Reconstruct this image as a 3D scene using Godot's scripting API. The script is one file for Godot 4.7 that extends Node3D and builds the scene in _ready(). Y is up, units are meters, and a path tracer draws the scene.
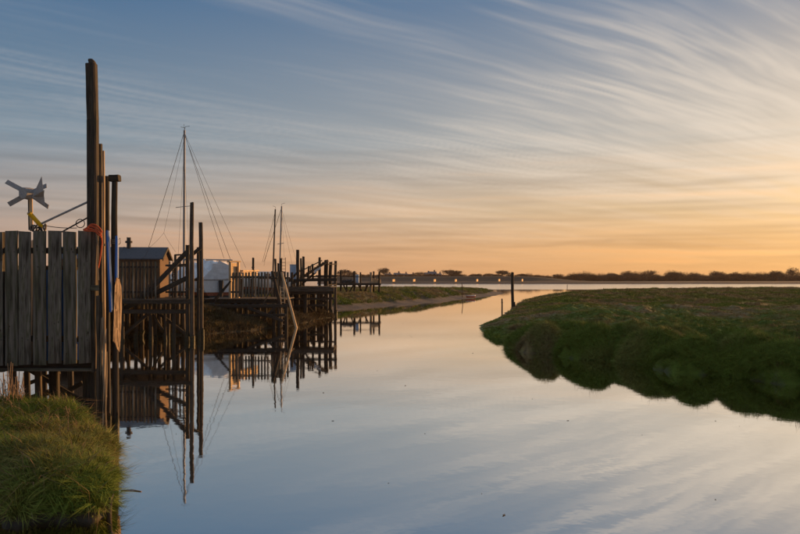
extends Node3D
# A tidal creek at sunset: timber jetties and laid-up boats on the left, a salt-marsh bank on the right.
# World: y up, water at y = 0, camera 2 m above it looking along -z. Distances in metres.

const SUN_AZIMUTH := 50.0
const SUN_HEIGHT := 8.0
var rng := RandomNumberGenerator.new()
var M := {}
var names := {}

# ---------------------------------------------------------------- placing and naming
func spot(x: float, y: float, d: float) -> Vector3:   # survey sheet: bearing and elevation readings plus distance -> metres
	return Vector3((x - 400.0) * d / 750.0, 2.0 + (278.0 - y) * d / 750.0, -d)

func numbered(called: String) -> String:
	names[called] = names.get(called, -1) + 1
	return called if names[called] == 0 else "%s_%03d" % [called, names[called]]

func tag(o: Node, label: String, category: String, group := "", kind := "") -> void:
	if label: o.set_meta("label", label)
	if category: o.set_meta("category", category)
	if group: o.set_meta("group", group)
	if kind: o.set_meta("kind", kind)

func thing(called: String, label: String, category: String, at := Vector3.ZERO, group := "") -> Node3D:
	var o := Node3D.new()
	o.name = numbered(called)
	add_child(o)
	o.position = at
	tag(o, label, category, group)
	return o

func put(called: String, mesh: Mesh, m: Material, parent: Node3D, xf := Transform3D.IDENTITY) -> MeshInstance3D:
	var o := MeshInstance3D.new()
	o.name = numbered(called) if parent == self else called
	o.mesh = mesh
	o.material_override = m
	parent.add_child(o, true)
	o.global_transform = xf
	return o

func structure(o: Node) -> Node:
	o.set_meta("kind", "structure")
	return o

# ---------------------------------------------------------------- meshes
func quad(st: SurfaceTool, a: Vector3, b: Vector3, c: Vector3, d: Vector3) -> void:
	for v in [a, b, c, a, c, d]: st.add_vertex(v)

func tri(st: SurfaceTool, a: Vector3, b: Vector3, c: Vector3) -> void:
	for v in [a, b, c]: st.add_vertex(v)

func new_st(smooth := false) -> SurfaceTool:
	var st := SurfaceTool.new()
	st.begin(Mesh.PRIMITIVE_TRIANGLES)
	st.set_smooth_group(0 if smooth else -1)
	return st

func done(st: SurfaceTool) -> ArrayMesh:
	st.generate_normals()
	st.index()
	return st.commit()

# stacked rings of equal count, first to last upwards, closed at both ends
func rings(st: SurfaceTool, rs: Array, caps := true) -> void:
	var n: int = rs[0].size()
	for k in rs.size() - 1:
		for i in n:
			var j := (i + 1) % n
			quad(st, rs[k][j], rs[k + 1][j], rs[k + 1][i], rs[k][i])
	if caps:
		var lo := Vector3.ZERO
		var hi := Vector3.ZERO
		for i in n:
			lo += rs[0][i] / n
			hi += rs[-1][i] / n
		st.set_smooth_group(-1)
		for i in n:
			var j := (i + 1) % n
			tri(st, hi, rs[-1][i], rs[-1][j])
			tri(st, lo, rs[0][j], rs[0][i])

# sawn timber along +y with worn edges: w across x, t across z
func timber_mesh(L: float, w: float, t: float, segs := 3, wear := 0.06, sd := 1) -> ArrayMesh:
	var r := RandomNumberGenerator.new()
	r.seed = sd
	var st := new_st()
	var rs := []
	var c := minf(w, t) * 0.16
	var slant := r.randf_range(-1, 1) * wear * 1.2
	for k in segs + 1:
		var f := float(k) / segs
		var ring := []
		var ox := r.randf_range(-1, 1) * wear * w * 0.35
		var oz := r.randf_range(-1, 1) * wear * t * 0.35
		for p in [[-1, -1, 1, 0], [-1, -1, 0, 1], [-1, 1, 0, 1], [-1, 1, 1, 0], [1, 1, 1, 0], [1, 1, 0, 1], [1, -1, 0, 1], [1, -1, 1, 0]]:
			var x: float = p[0] * (w / 2 - c * p[2])
			var z: float = p[1] * (t / 2 - c * p[3])
			x += ox + r.randf_range(-1, 1) * wear * w * 0.16
			z += oz + r.randf_range(-1, 1) * wear * t * 0.16
			var y := f * L
			if k == segs or k == 0: y += x * slant * (1 if k else -1) + r.randf_range(-1, 1) * wear * minf(w, t) * 0.4
			ring.append(Vector3(x, y, z))
		ring.reverse()
		rs.append(ring)
	rings(st, rs)
	return done(st)

# round, slightly crooked pole along +y
func pole_mesh(L: float, r0: float, r1: float, sides := 8, segs := 4, wobble := 0.12, sd := 1, ragged := 0.0) -> ArrayMesh:
	var r := RandomNumberGenerator.new()
	r.seed = sd
	var st := new_st(true)
	var rs := []
	for k in segs + 1:
		var f := float(k) / segs
		var rad := lerpf(r0, r1, f)
		var o := Vector3(r.randf_range(-1, 1), 0, r.randf_range(-1, 1)) * r0 * wobble * (0.0 if k == 0 else 1.0)
		var ring := []
		for i in sides:
			var a := TAU * i / sides
			var q := rad * (1 + r.randf_range(-1, 1) * wobble * 0.7)
			ring.append(o + Vector3(cos(a) * q, f * L + (r.randf_range(-1, 0) * ragged if k == segs else 0.0), sin(a) * q))
		rs.append(ring)
	rings(st, rs)
	return done(st)

# tube through points
func tube_mesh(pts: Array, rad: float, sides := 5, closed := false) -> ArrayMesh:
	var st := new_st(true)
	var rs := []
	var n := pts.size()
	for k in n:
		var a: Vector3 = pts[(k - 1 + n) % n] if closed else pts[maxi(k - 1, 0)]
		var b: Vector3 = pts[(k + 1) % n] if closed else pts[mini(k + 1, n - 1)]
		var d := (b - a).normalized()
		var x := d.cross(Vector3(0.31, 0.2, 0.93)).normalized()
		var z := x.cross(d)
		var ring := []
		for i in sides:
			ring.append(pts[k] + (x * cos(TAU * i / sides) + z * sin(TAU * i / sides)) * rad)
		rs.append(ring)
	if closed: rs.append(rs[0])
	rings(st, rs, not closed)
	return done(st)

func along(a: Vector3, b: Vector3, twist := 0.0) -> Transform3D:
	var y := (b - a).normalized()
	var ref := Vector3(0, 0, 1) if absf(y.z) < 0.9 else Vector3(0, 1, 0)
	var x := y.cross(ref).normalized()
	var z := x.cross(y)
	return Transform3D(Basis(x, y, z).rotated(y, twist), a)

var seed_count := 100
func beam(called: String, parent: Node3D, a: Vector3, b: Vector3, w: float, t: float, m: Material, segs := 3, wear := 0.06, twist := 0.0) -> MeshInstance3D:
	seed_count += 1
	return put(called, timber_mesh(a.distance_to(b), w, t, segs, wear, seed_count), m, parent, along(a, b, twist))

func pole(called: String, parent: Node3D, a: Vector3, b: Vector3, r0: float, r1: float, m: Material, sides := 8, segs := 5, wobble := 0.12) -> MeshInstance3D:
	seed_count += 1
	return put(called, pole_mesh(a.distance_to(b), r0, r1, sides, segs, wobble, seed_count, r0 * 0.5), m, parent, along(a, b))

func wire(called: String, parent: Node3D, pts: Array, rad: float, m: Material, sides := 4) -> MeshInstance3D:
	var local := []
	for p in pts: local.append(p - pts[0])
	return put(called, tube_mesh(local, rad, sides), m, parent, Transform3D(Basis.IDENTITY, pts[0]))

# ragged dark weed round a pile between the mud and the tide line
func weed(parent: Node3D, a: Vector3, b: Vector3, r: float, up := 0.32) -> void:
	var f := (up - a.y) / (b.y - a.y)
	seed_count += 1
	put("weed", pole_mesh(a.distance_to(a.lerp(b, f)), r * 1.25, r * 1.12, 9, 4, .16, seed_count, up * .9), M.weed, parent, along(a, a.lerp(b, f)))

func sag(a: Vector3, b: Vector3, drop: float, n := 6) -> Array:
	var out := []
	for i in n + 1:
		var f := float(i) / n
		out.append(a.lerp(b, f) + Vector3(0, -drop * 4 * f * (1 - f), 0))
	return out

# ---------------------------------------------------------------- materials
func noise(sd: int, freq: float, oct := 4) -> FastNoiseLite:
	var n := FastNoiseLite.new()
	n.seed = sd
	n.frequency = freq
	n.fractal_octaves = oct
	n.noise_type = FastNoiseLite.TYPE_SIMPLEX_SMOOTH
	return n

# colours are linear reflectances; the texture runs through them along a noise
func ramp_texture(sd: int, freq: float, cols: Array, contrast := 1.0, size := 256, oct := 5) -> ImageTexture:
	var src := noise(sd, freq, oct).get_seamless_image(size, size)
	var img := Image.create(size, size, true, Image.FORMAT_RGB8)
	for y in size:
		for x in size:
			var v := clampf((src.get_pixel(x, y).r - 0.5) * contrast + 0.5, 0, 0.999) * (cols.size() - 1)
			var c: Color = cols[int(v)].lerp(cols[int(v) + 1], v - int(v))
			img.set_pixel(x, y, c.linear_to_srgb())
	img.generate_mipmaps()
	return ImageTexture.create_from_image(img)

func bump_texture(sd: int, freq: float, size := 256, oct := 5) -> ImageTexture:
	return ImageTexture.create_from_image(noise(sd, freq, oct).get_seamless_image(size, size))

func grained(sd: int, cols: Array, scale: Vector3, rough := 0.85, relief := 0.3, contrast := 1.5, freq := 0.02) -> StandardMaterial3D:
	var m := StandardMaterial3D.new()
	m.albedo_texture = ramp_texture(sd, freq, cols, contrast)
	m.roughness = rough
	m.metallic_specular = 0.3
	m.uv1_triplanar = true
	m.uv1_scale = scale
	if relief > 0:
		m.heightmap_enabled = true
		m.heightmap_texture = bump_texture(sd + 7, freq * 1.6)
		m.heightmap_scale = relief
	return m

func plain(lin: Color, rough := 0.7, metal := 0.0) -> StandardMaterial3D:
	var m := StandardMaterial3D.new()
	m.albedo_color = lin.linear_to_srgb()
	m.roughness = rough
	m.metallic = metal
	m.metallic_specular = 0.4
	return m

func materials() -> void:
	var long := Vector3(3.2, 0.28, 3.2)
	M.board = grained(1, [Color(.04, .035, .027), Color(.095, .084, .068), Color(.13, .117, .098), Color(.075, .075, .046), Color(.17, .152, .125)], long, 0.9, 0.35)
	M.board_b = grained(2, [Color(.045, .039, .03), Color(.08, .078, .05), Color(.115, .103, .086), Color(.155, .138, .113)], long, 0.9, 0.35)
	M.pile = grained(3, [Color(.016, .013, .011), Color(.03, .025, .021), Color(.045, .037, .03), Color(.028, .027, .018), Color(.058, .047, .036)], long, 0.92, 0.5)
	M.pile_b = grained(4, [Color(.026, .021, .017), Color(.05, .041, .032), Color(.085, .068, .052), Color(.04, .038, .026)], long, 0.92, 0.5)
	M.wood = grained(5, [Color(.13, .095, .065), Color(.24, .18, .12), Color(.33, .26, .18), Color(.20, .155, .11)], long, 0.88, 0.3)
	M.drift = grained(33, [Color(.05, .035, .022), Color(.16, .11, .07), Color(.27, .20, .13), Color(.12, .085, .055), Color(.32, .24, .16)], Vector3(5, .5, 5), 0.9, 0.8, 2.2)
	M.weed = grained(34, [Color(.012, .013, .007), Color(.03, .032, .014), Color(.02, .018, .012), Color(.045, .04, .022)], Vector3(4, 2, 4), 0.6, 0.6, 2.0)
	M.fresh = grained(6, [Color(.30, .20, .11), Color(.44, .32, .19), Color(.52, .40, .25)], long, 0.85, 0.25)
	M.grey_paint = grained(7, [Color(.20, .20, .205), Color(.26, .26, .265), Color(.23, .215, .20), Color(.28, .28, .28)], Vector3(3, 3, 3), 0.6, 0.0)
	M.felt = grained(8, [Color(.055, .06, .07), Color(.085, .09, .105), Color(.07, .072, .075)], Vector3(2, 2, 2), 0.85, 0.1)
	M.shed = grained(9, [Color(.045, .028, .017), Color(.085, .053, .032), Color(.125, .08, .047), Color(.065, .044, .03)], long, 0.85, 0.3)
	M.white = grained(10, [Color(.58, .57, .55), Color(.68, .67, .65), Color(.62, .60, .56), Color(.72, .71, .69)], Vector3(1, 1, 1), 0.4, 0.0)
	M.tarp = grained(11, [Color(.48, .485, .49), Color(.66, .665, .67), Color(.56, .565, .57)], Vector3(.7, .7, .7), 0.6, 1.5, 1.5, 0.01)
	M.red = grained(12, [Color(.22, .06, .03), Color(.32, .10, .05), Color(.26, .08, .045)], Vector3(1, 1, 1), 0.7, 0.0)
	M.blue = grained(13, [Color(.02, .09, .30), Color(.03, .13, .40), Color(.025, .10, .33)], Vector3(2, .4, 2), 0.5, 0.0)
	M.blue_box = grained(14, [Color(.30, .40, .52), Color(.36, .46, .58)], Vector3(1, 1, 1), 0.5, 0.0)
	M.yellow = grained(15, [Color(.55, .33, .015), Color(.66, .42, .02), Color(.50, .29, .02)], Vector3(4, 4, 4), 0.45, 0.0)
	M.alloy = plain(Color(.22, .215, .21), 0.6, 0.0)
	M.steel = plain(Color(.045, .043, .04), 0.9, 0.0)
	M.rope_red = grained(16, [Color(.28, .05, .02), Color(.40, .08, .03), Color(.33, .07, .03)], Vector3(12, 12, 12), 0.9, 0.0)
	M.rope = grained(17, [Color(.12, .10, .08), Color(.2, .17, .13)], Vector3(12, 12, 12), 0.95, 0.0)
	M.stem = grained(18, [Color(.16, .10, .06), Color(.25, .17, .10), Color(.20, .13, .08)], Vector3(3, 1, 3), 0.9, 0.0)
	M.roof = grained(19, [Color(.13, .11, .10), Color(.19, .16, .15)], Vector3(.3, .3, .3), 0.8, 0.0)
	M.slate = grained(20, [Color(.09, .09, .10), Color(.13, .13, .14)], Vector3(.3, .3, .3), 0.7, 0.0)
	M.glass = plain(Color(.03, .035, .04), 0.1)
	M.twig = plain(Color(.055, .042, .034), 0.95)
	M.trunk = plain(Color(.05, .04, .032), 0.95)
	# ground under vertex colours, with fine and coarse mottling
	M.land = grained(21, [Color(.55, .52, .48), Color(.9, .88, .85), Color(.75, .76, .72), Color(1, .98, .95)], Vector3(.5, .5, .5), 0.75, 2.0, 1.4)
	M.land.vertex_color_use_as_albedo = true
	M.land.uv1_world_triplanar = true
	var g := StandardMaterial3D.new()
	g.vertex_color_use_as_albedo = true
	g.roughness = 0.8
	g.metallic_specular = 0.2
	g.backlight = Color(.45, .45, .35)
	M.grass = g
	var w := StandardMaterial3D.new()
	w.albedo_color = Color(.92, .91, .885)
	w.metallic = 1.0
	w.roughness = 0.022
	w.uv1_triplanar = true
	w.uv1_world_triplanar = true
	w.uv1_scale = Vector3(.22, .22, .22)
	w.normal_enabled = true
	var bump := noise(31, 0.02, 4).get_seamless_image(512, 512)
	bump.convert(Image.FORMAT_RGBA8)
	bump.bump_map_to_normal_map(6.0)
	w.normal_texture = ImageTexture.create_from_image(bump)
	w.normal_scale = 0.007
	M.water = w
	var rv: StandardMaterial3D = w.duplicate()
	rv.roughness = 0.16
	rv.normal_scale = 0.16
	rv.uv1_scale = Vector3(.5, .5, .5)
	M.river = rv

# ---------------------------------------------------------------- sky
var n_streak := noise(41, 0.55, 5)
var n_fine := noise(42, 1.0, 4)
var n_warp := noise(43, 0.35, 3)
var n_band := noise(44, 1.0, 4)
var n_patch := noise(45, 0.22, 3)
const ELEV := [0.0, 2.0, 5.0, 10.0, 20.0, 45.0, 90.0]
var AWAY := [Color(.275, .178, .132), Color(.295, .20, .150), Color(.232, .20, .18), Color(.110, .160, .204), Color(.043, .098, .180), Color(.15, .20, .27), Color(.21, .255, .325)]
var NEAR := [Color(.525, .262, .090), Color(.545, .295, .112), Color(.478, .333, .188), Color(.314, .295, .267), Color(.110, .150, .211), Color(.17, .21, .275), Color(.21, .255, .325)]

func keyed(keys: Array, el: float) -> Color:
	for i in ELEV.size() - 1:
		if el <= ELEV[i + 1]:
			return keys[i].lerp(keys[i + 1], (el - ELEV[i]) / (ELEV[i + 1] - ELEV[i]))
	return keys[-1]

func sky_at(az: float, el: float) -> Color:   # degrees, az 0 along -z, growing to +x
	var da := absf(wrapf(az - SUN_AZIMUTH, -180, 180))
	var k := smoothstep(88.0, 14.0, da)
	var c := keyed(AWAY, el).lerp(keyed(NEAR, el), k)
	var ang := sqrt(da * da * 0.5 + (el - SUN_HEIGHT) * (el - SUN_HEIGHT) * 1.6)
	var glow := exp(-ang * ang / 220.0)
	c += Color(.46, .29, .11) * glow
	# high thin cloud on a level sheet, drawn out along one wind
	var e := deg_to_rad(el)
	var a := deg_to_rad(az)
	var t := 1.0 / (sin(e) + 0.045)
	var px := sin(a) * cos(e) * t
	var pz := cos(a) * cos(e) * t
	var w := deg_to_rad(54.0)
	var u := px * sin(w) + pz * cos(w)
	var v := px * cos(w) - pz * sin(w)
	var wx := n_warp.get_noise_2d(u * 0.8, v * 1.2)
	var wy := n_warp.get_noise_2d(u * 2.3 + 40.0, v * 3.1)
	v += wx * 0.14 + wy * 0.035
	var broad := n_streak.get_noise_2d(u * 0.55, v * 4.2 + 3.0)
	var fine := n_fine.get_noise_2d(u * 1.1 + 9.0, v * 15.0)
	var hair := n_fine.get_noise_2d(u * 1.9 + 70.0, v * 34.0)
	var patch := n_patch.get_noise_2d(u * 0.9 + 20.0, v * 1.5)
	var bulk := 0.20 * k * exp(-pow((el - 10.5) / 5.0, 2.0))
	var wisp := smoothstep(-.40, .35, patch + broad * .4)
	var high := smoothstep(2.5, 12.0, el)
	var dens := smoothstep(-0.35, 0.80, broad * 0.60 + fine * (.20 + .36 * wisp) * high + hair * .20 * wisp * high * high + patch * 0.48 + bulk + .02)
	dens *= smoothstep(0.0, 6.0, el) * (0.55 + 0.45 * k)
	var lit := Color(.28, .285, .295).lerp(Color(.575, .49, .40), smoothstep(0.0, .85, k))
	lit = lit.lerp(Color(.62, .40, .225), smoothstep(9.0, 2.0, el) * (.25 + .55 * k))
	if el > 30.0: lit = lit.lerp(Color(.30, .31, .34), smoothstep(30.0, 60.0, el))
	c = c.lerp(lit, dens * 0.52)
	# low layered bands near the horizon
	var band := n_band.get_noise_3d(sin(a) * 1.6, cos(a) * 1.6, el * 0.75 + wx * 0.5)
	var band2 := n_band.get_noise_3d(sin(a) * 3.4 + 50.0, cos(a) * 3.4, el * 2.1)
	var low := smoothstep(13.0, 6.0, el) * smoothstep(-0.5, 2.0, el)
	var b := band * 0.7 + band2 * 0.4
	c = c * (1.0 + b * 0.42 * low)
	c = c.lerp(c * Color(.90, .80, .72), smoothstep(.02, .5, b) * low * 0.55)
	return c

func sky_image() -> Image:
	var W := 4096
	var low := PackedFloat32Array()
	low.resize(1024 * 256 * 3)
	for y in 256:
		var el := 90.0 - (y + 0.5) * 90.0 / 256
		for x in 1024:
			var c := sky_at((x + 0.5) * 360.0 / 1024 - 180.0, el)
			var i := (y * 1024 + x) * 3
			low[i] = c.r
			low[i + 1] = c.g
			low[i + 2] = c.b
	var img := Image.create_from_data(1024, 256, false, Image.FORMAT_RGBF, low.to_byte_array())
	img.resize(W, 1024, Image.INTERPOLATE_BILINEAR)
	var x0 := int((180.0 - 62.0) / 360.0 * W)
	var x1 := int((180.0 + 62.0) / 360.0 * W)
	var y0 := int((90.0 - 27.0) / 90.0 * 1024)
	var part := PackedFloat32Array()
	part.resize((x1 - x0) * (1024 - y0) * 3)
	var i := 0
	for y in range(y0, 1024):
		var el := 90.0 - (y + 0.5) * 90.0 / 1024
		for x in range(x0, x1):
			var c := sky_at((x + 0.5) * 360.0 / W - 180.0, el)
			part[i] = c.r
			part[i + 1] = c.g
			part[i + 2] = c.b
			i += 3
	var p := Image.create_from_data(x1 - x0, 1024 - y0, false, Image.FORMAT_RGBF, part.to_byte_array())
	img.blit_rect(p, Rect2i(0, 0, x1 - x0, 1024 - y0), Vector2i(x0, y0))
	var full := Image.create(W, 2048, false, Image.FORMAT_RGBF)
	full.fill(Color(.12, .11, .10))
	# the panorama's first column looks along -z
	full.blit_rect(img, Rect2i(W / 2, 0, W / 2, 1024), Vector2i(0, 0))
	full.blit_rect(img, Rect2i(0, 0, W / 2, 1024), Vector2i(W / 2, 0))
	return full

# ---------------------------------------------------------------- land
var LEFT_SHORE := PackedVector2Array([Vector2(-60, 24.5), Vector2(-30, 25), Vector2(-14, 24.4), Vector2(-9.4, 24.9), Vector2(-7.0, 26.3), Vector2(-5.6, 28.8), Vector2(-4.6, 32), Vector2(-3.9, 37), Vector2(-3.8, 44), Vector2(-3.5, 48.5), Vector2(-1.8, 51.5), Vector2(.2, 55), Vector2(3.2, 63), Vector2(5.6, 70), Vector2(7.6, 77), Vector2(10.5, 84), Vector2(13.2, 96), Vector2(14.6, 107), Vector2(12, 113), Vector2(6, 119), Vector2(-3, 123), Vector2(-20, 126), Vector2(-60, 128)])
var RIGHT_SHORE := PackedVector2Array([Vector2(40, 3), Vector2(14.2, 9.2), Vector2(9.6, 12.2), Vector2(7.7, 14.0), Vector2(6.3, 15.7), Vector2(5.0, 17.9), Vector2(3.9, 19.6), Vector2(3.2, 20.9), Vector2(3.2, 22.6), Vector2(3.15, 25.5), Vector2(3.15, 28.5), Vector2(3.45, 31.5), Vector2(4.4, 35), Vector2(6.0, 43), Vector2(7.9, 52), Vector2(10, 62), Vector2(14, 73), Vector2(21, 86), Vector2(36, 97), Vector2(58, 104), Vector2(90, 118), Vector2(150, 150), Vector2(150, 3)])
var NEAR_SHORE := PackedVector2Array([Vector2(-2.46, 6.12), Vector2(-2.86, 7.2), Vector2(-3.34, 8.55), Vector2(-3.7, 9.0), Vector2(-6, 9.3), Vector2(-11, 9.2), Vector2(-11, 6.4), Vector2(-4.6, 6.1), Vector2(-3.3, 6.15), Vector2(-2.85, 6.05)])
# rounded turf lobes slumping from the marsh edge: centre x, centre d, radius
var LOBES := []
func make_lobes() -> void:
	var r := RandomNumberGenerator.new()
	r.seed = 77
	for i in range(1, 8):
		var a := RIGHT_SHORE[i]
		var b := RIGHT_SHORE[i + 1]
		var n := Vector2(b.y - a.y, a.x - b.x).normalized()   # inland
		var L := a.distance_to(b)
		var k := maxi(1, roundi(L / 1.45))
		for q in k:
			var rad := r.randf_range(.72, .98)
			LOBES.append([a.lerp(b, (q + .5 + r.randf_range(-.15, .15)) / k) + n * (rad + r.randf_range(-.45, .15)), rad])
			LOBES.append([a.lerp(b, (q + .5 + r.randf_range(-.3, .3)) / k) + n * (1.9 + r.randf_range(-.2, .4)), r.randf_range(.7, 1.0)])
var n_land := noise(51, 0.45, 3)
var n_small := noise(52, 1.6, 3)
var n_big := noise(53, 0.09, 3)

func inside_by(poly: PackedVector2Array, p: Vector2) -> float:   # metres inside the outline, negative outside
	var best := 1e9
	var inside := false
	var n := poly.size()
	var a := poly[n - 1]
	for i in n:
		var b := poly[i]
		var ab := b - a
		var q := a + ab * clampf((p - a).dot(ab) / ab.length_squared(), 0, 1) - p
		best = minf(best, q.length_squared())
		if (b.y > p.y) != (a.y > p.y) and p.x < (a.x - b.x) * (p.y - b.y) / (a.y - b.y) + b.x: inside = not inside
		a = b
	return sqrt(best) if inside else -sqrt(best)

func right_height(x: float, d: float) -> float:
	var p := Vector2(x, d)
	var s := inside_by(RIGHT_SHORE, p)
	if s < -1.5: return -0.6
	var tip := smoothstep(20.5, 24.0, d) * smoothstep(3.5, 0.5, x - 3.5 - maxf(0, d - 32) * 0.25)
	var rough := n_small.get_noise_2d(x, d) * 0.14
	var e := s - lerpf(2.3, -.1, tip) + rough
	var cushion := 0.0
	var small := 1.0
	if s < 4.5 and d < 30.0 and tip < .99:
		for c in LOBES:
			var q: float = c[1] - p.distance_to(c[0]) + rough
			if q > e:
				e = q
				small = minf(1.0, c[1] / .8)
			if c[1] > .55: cushion = maxf(cushion, q)
	if e < 0: return maxf(-0.6, e * 0.9)
	var f := clampf(e / .8, 0, 1)
	var dome := sqrt(1.0 - (1.0 - f) * (1.0 - f)) * lerpf(.34, 1.0, small if small > .9 else small * .5)
	var apron := 1.0 - exp(-e / 1.3)
	var h := lerpf(.50 * dome, .44 * apron, tip)
	h += .24 * smoothstep(0.0, 0.85, cushion) * (1.0 - tip) + .10 * smoothstep(1.9, 3.5, s) * (1.0 - tip)
	h += smoothstep(0.3, 1.4, e) * (n_land.get_noise_2d(x * 0.9 + 40, d * 0.9) * 0.18 + n_small.get_noise_2d(x * .7, d * .6 + 30) * 0.17 + n_big.get_noise_2d(x, d) * 0.14)
	return h

func left_mud(d: float) -> float:
	return lerpf(0.35, 1.9, smoothstep(40.0, 58.0, d))

func left_height(x: float, d: float) -> float:
	var s := inside_by(LEFT_SHORE, Vector2(x, d)) + n_land.get_noise_2d(x * .5, d * .5) * 0.7
	if s < 0: return maxf(-0.6, s * 0.25)
	var w := left_mud(d)
	var top := lerpf(0.62, 0.34, smoothstep(75.0, 100.0, d))
	return 0.20 * smoothstep(0.0, w, s) + top * smoothstep(w * 0.6, w * 0.6 + 2.0, s) + smoothstep(0, 2, s) * (n_land.get_noise_2d(x, d) * 0.12 + n_big.get_noise_2d(x, d) * 0.12)

func near_height(x: float, d: float) -> float:
	var s := inside_by(NEAR_SHORE, Vector2(x, d)) + n_small.get_noise_2d(x * 1.3, d * 1.3) * 0.20
	if s < 0: return maxf(-0.6, s * 1.2)
	var h := 0.30 * (1 - exp(-s / 0.13)) + 0.06 * smoothstep(.1, .6, s)
	h += 0.10 * smoothstep(-3.3, -4.3, x) * smoothstep(6.7, 7.7, d) * smoothstep(0, .5, s)
	return h + smoothstep(.1, .5, s) * (n_land.get_noise_2d(x * 1.6, d * 1.6) * 0.08 + n_small.get_noise_2d(x, d) * .04)

func far_height(x: float, d: float) -> float:
	var wob := n_big.get_noise_2d(x * .2, 7.0) * 6.0
	var h := -0.5 + 1.35 * smoothstep(243.0 + wob, 258.0 + wob, d)
	h += 1.75 * smoothstep(263.0, 271.0, d) * smoothstep(70.0, 45.0, x)
	h += 5.0 * smoothstep(420.0, 1400.0, d) + n_big.get_noise_2d(x * .05, d * .05) * 0.3
	return h

# a height field: h(x, d) on a grid, as a mesh and as a table for the plants
func field(x0: float, x1: float, d0: float, d1: float, step: float, height: Callable, tint: Callable) -> Dictionary:
	var nx := int((x1 - x0) / step) + 1
	var nd := int((d1 - d0) / step) + 1
	var hs := PackedFloat32Array()
	hs.resize(nx * nd)
	var vs := PackedVector3Array()
	var cs := PackedColorArray()
	for j in nd:
		for i in nx:
			var x := x0 + i * step
			var d := d0 + j * step
			var h: float = height.call(x, d)
			hs[j * nx + i] = h
			vs.append(Vector3(x, h, -d))
			cs.append(tint.call(x, d, h))
	var idx := PackedInt32Array()
	for j in nd - 1:
		for i in nx - 1:
			var a := j * nx + i
			if maxf(maxf(hs[a], hs[a + 1]), maxf(hs[a + nx], hs[a + nx + 1])) < -0.45: continue
			# row j + 1 lies farther away (smaller z)
			idx.append_array([a + nx, a + nx + 1, a + 1, a + nx, a + 1, a])
	var st := SurfaceTool.new()
	st.begin(Mesh.PRIMITIVE_TRIANGLES)
	for k in vs.size():
		st.set_color(cs[k])
		st.add_vertex(vs[k])
	for k in idx: st.add_index(k)
	st.generate_normals()
	return {"x0": x0, "d0": d0, "step": step, "nx": nx, "nd": nd, "h": hs, "mesh": st.commit()}

func height_in(f: Dictionary, x: float, d: float) -> float:
	var u: float = clampf((x - f.x0) / f.step, 0, f.nx - 1.001)
	var v: float = clampf((d - f.d0) / f.step, 0, f.nd - 1.001)
	var i := int(u)
	var j := int(v)
	var n: int = f.nx
	var h: PackedFloat32Array = f.h
	return lerpf(lerpf(h[j * n + i], h[j * n + i + 1], u - i), lerpf(h[j * n + n + i], h[j * n + n + i + 1], u - i), v - j)

# ---------------------------------------------------------------- plants
func tuft_mesh(blades: int, tall: float, wide: float, spread: float, lean: float, sd: int) -> ArrayMesh:
	var r := RandomNumberGenerator.new()
	r.seed = sd
	var st := new_st()
	for b in blades:
		var a := r.randf() * TAU
		var base := Vector3(cos(a), 0, sin(a)) * r.randf() * spread
		var dir := Vector3(cos(a + r.randf_range(-.8, .8)), 0, sin(a + r.randf_range(-.8, .8)))
		var side := dir.cross(Vector3.UP).normalized() * wide * r.randf_range(.6, 1.2) * 0.5
		var h := tall * r.randf_range(.45, 1.15)
		var l := lean * r.randf_range(.2, 1.3) * h
		var mid := base + Vector3(0, h * 0.6, 0) + dir * l * 0.35
		var tip := base + Vector3(0, h * (1.0 - 0.25 * l / h), 0) + dir * l
		var g := r.randf_range(.7, 1.3)
		st.set_color(Color(g * r.randf_range(.92, 1.12), g, g * r.randf_range(.8, 1.1)))
		quad(st, base - side, mid - side * .8, mid + side * .8, base + side)
		tri(st, mid - side * .8, tip, mid + side * .8)
	return done(st)

func meadow(called: String, parent: Node3D, mesh: Mesh, spots: Array) -> MultiMeshInstance3D:
	# spots: [position, normal-ish up, size, colour]
	var mm := MultiMesh.new()
	mm.transform_format = MultiMesh.TRANSFORM_3D
	mm.use_colors = true
	mm.mesh = mesh
	mm.instance_count = spots.size()
	var buf := PackedFloat32Array()
	buf.resize(spots.size() * 16)
	var o := 0
	for s in spots:
		var up: Vector3 = s[1]
		var x := up.cross(Vector3(0, 0, 1).rotated(Vector3.UP, rng.randf() * TAU)).normalized()
		var z := x.cross(up)
		var k: float = s[2]
		var p: Vector3 = s[0]
		var c: Color = s[3]
		for v in [x.x * k, up.x * k, z.x * k, p.x, x.y * k, up.y * k, z.y * k, p.y, x.z * k, up.z * k, z.z * k, p.z, c.r, c.g, c.b, 1.0]:
			buf[o] = v
			o += 1
	mm.buffer = buf
	var g := MultiMeshInstance3D.new()
	g.name = called
	g.multimesh = mm
	g.material_override = M.grass
	parent.add_child(g, true)
	return g

var n_tone := noise(61, 0.13, 4)
var n_tone2 := noise(62, 0.7, 3)
func grass_colour(x: float, d: float, dry: float) -> Color:
	return grass_tint(x, d, dry) * rng.randf_range(.75, 1.25)

func marsh_dry(d: float) -> float:
	return -.52 + smoothstep(16.0, 34.0, d) * .58 + smoothstep(34.0, 70.0, d) * .18

func grass_tint(x: float, d: float, dry: float) -> Color:
	var t := clampf(0.5 + n_tone.get_noise_2d(x * 2.0, d) * 1.5 + n_tone2.get_noise_2d(x, d) * 0.7 + dry, 0, 1)
	var c := Color(.125, .170, .026).lerp(Color(.180, .185, .046), smoothstep(.1, .5, t)).lerp(Color(.26, .19, .09), smoothstep(.55, 1.0, t))
	return c

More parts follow.
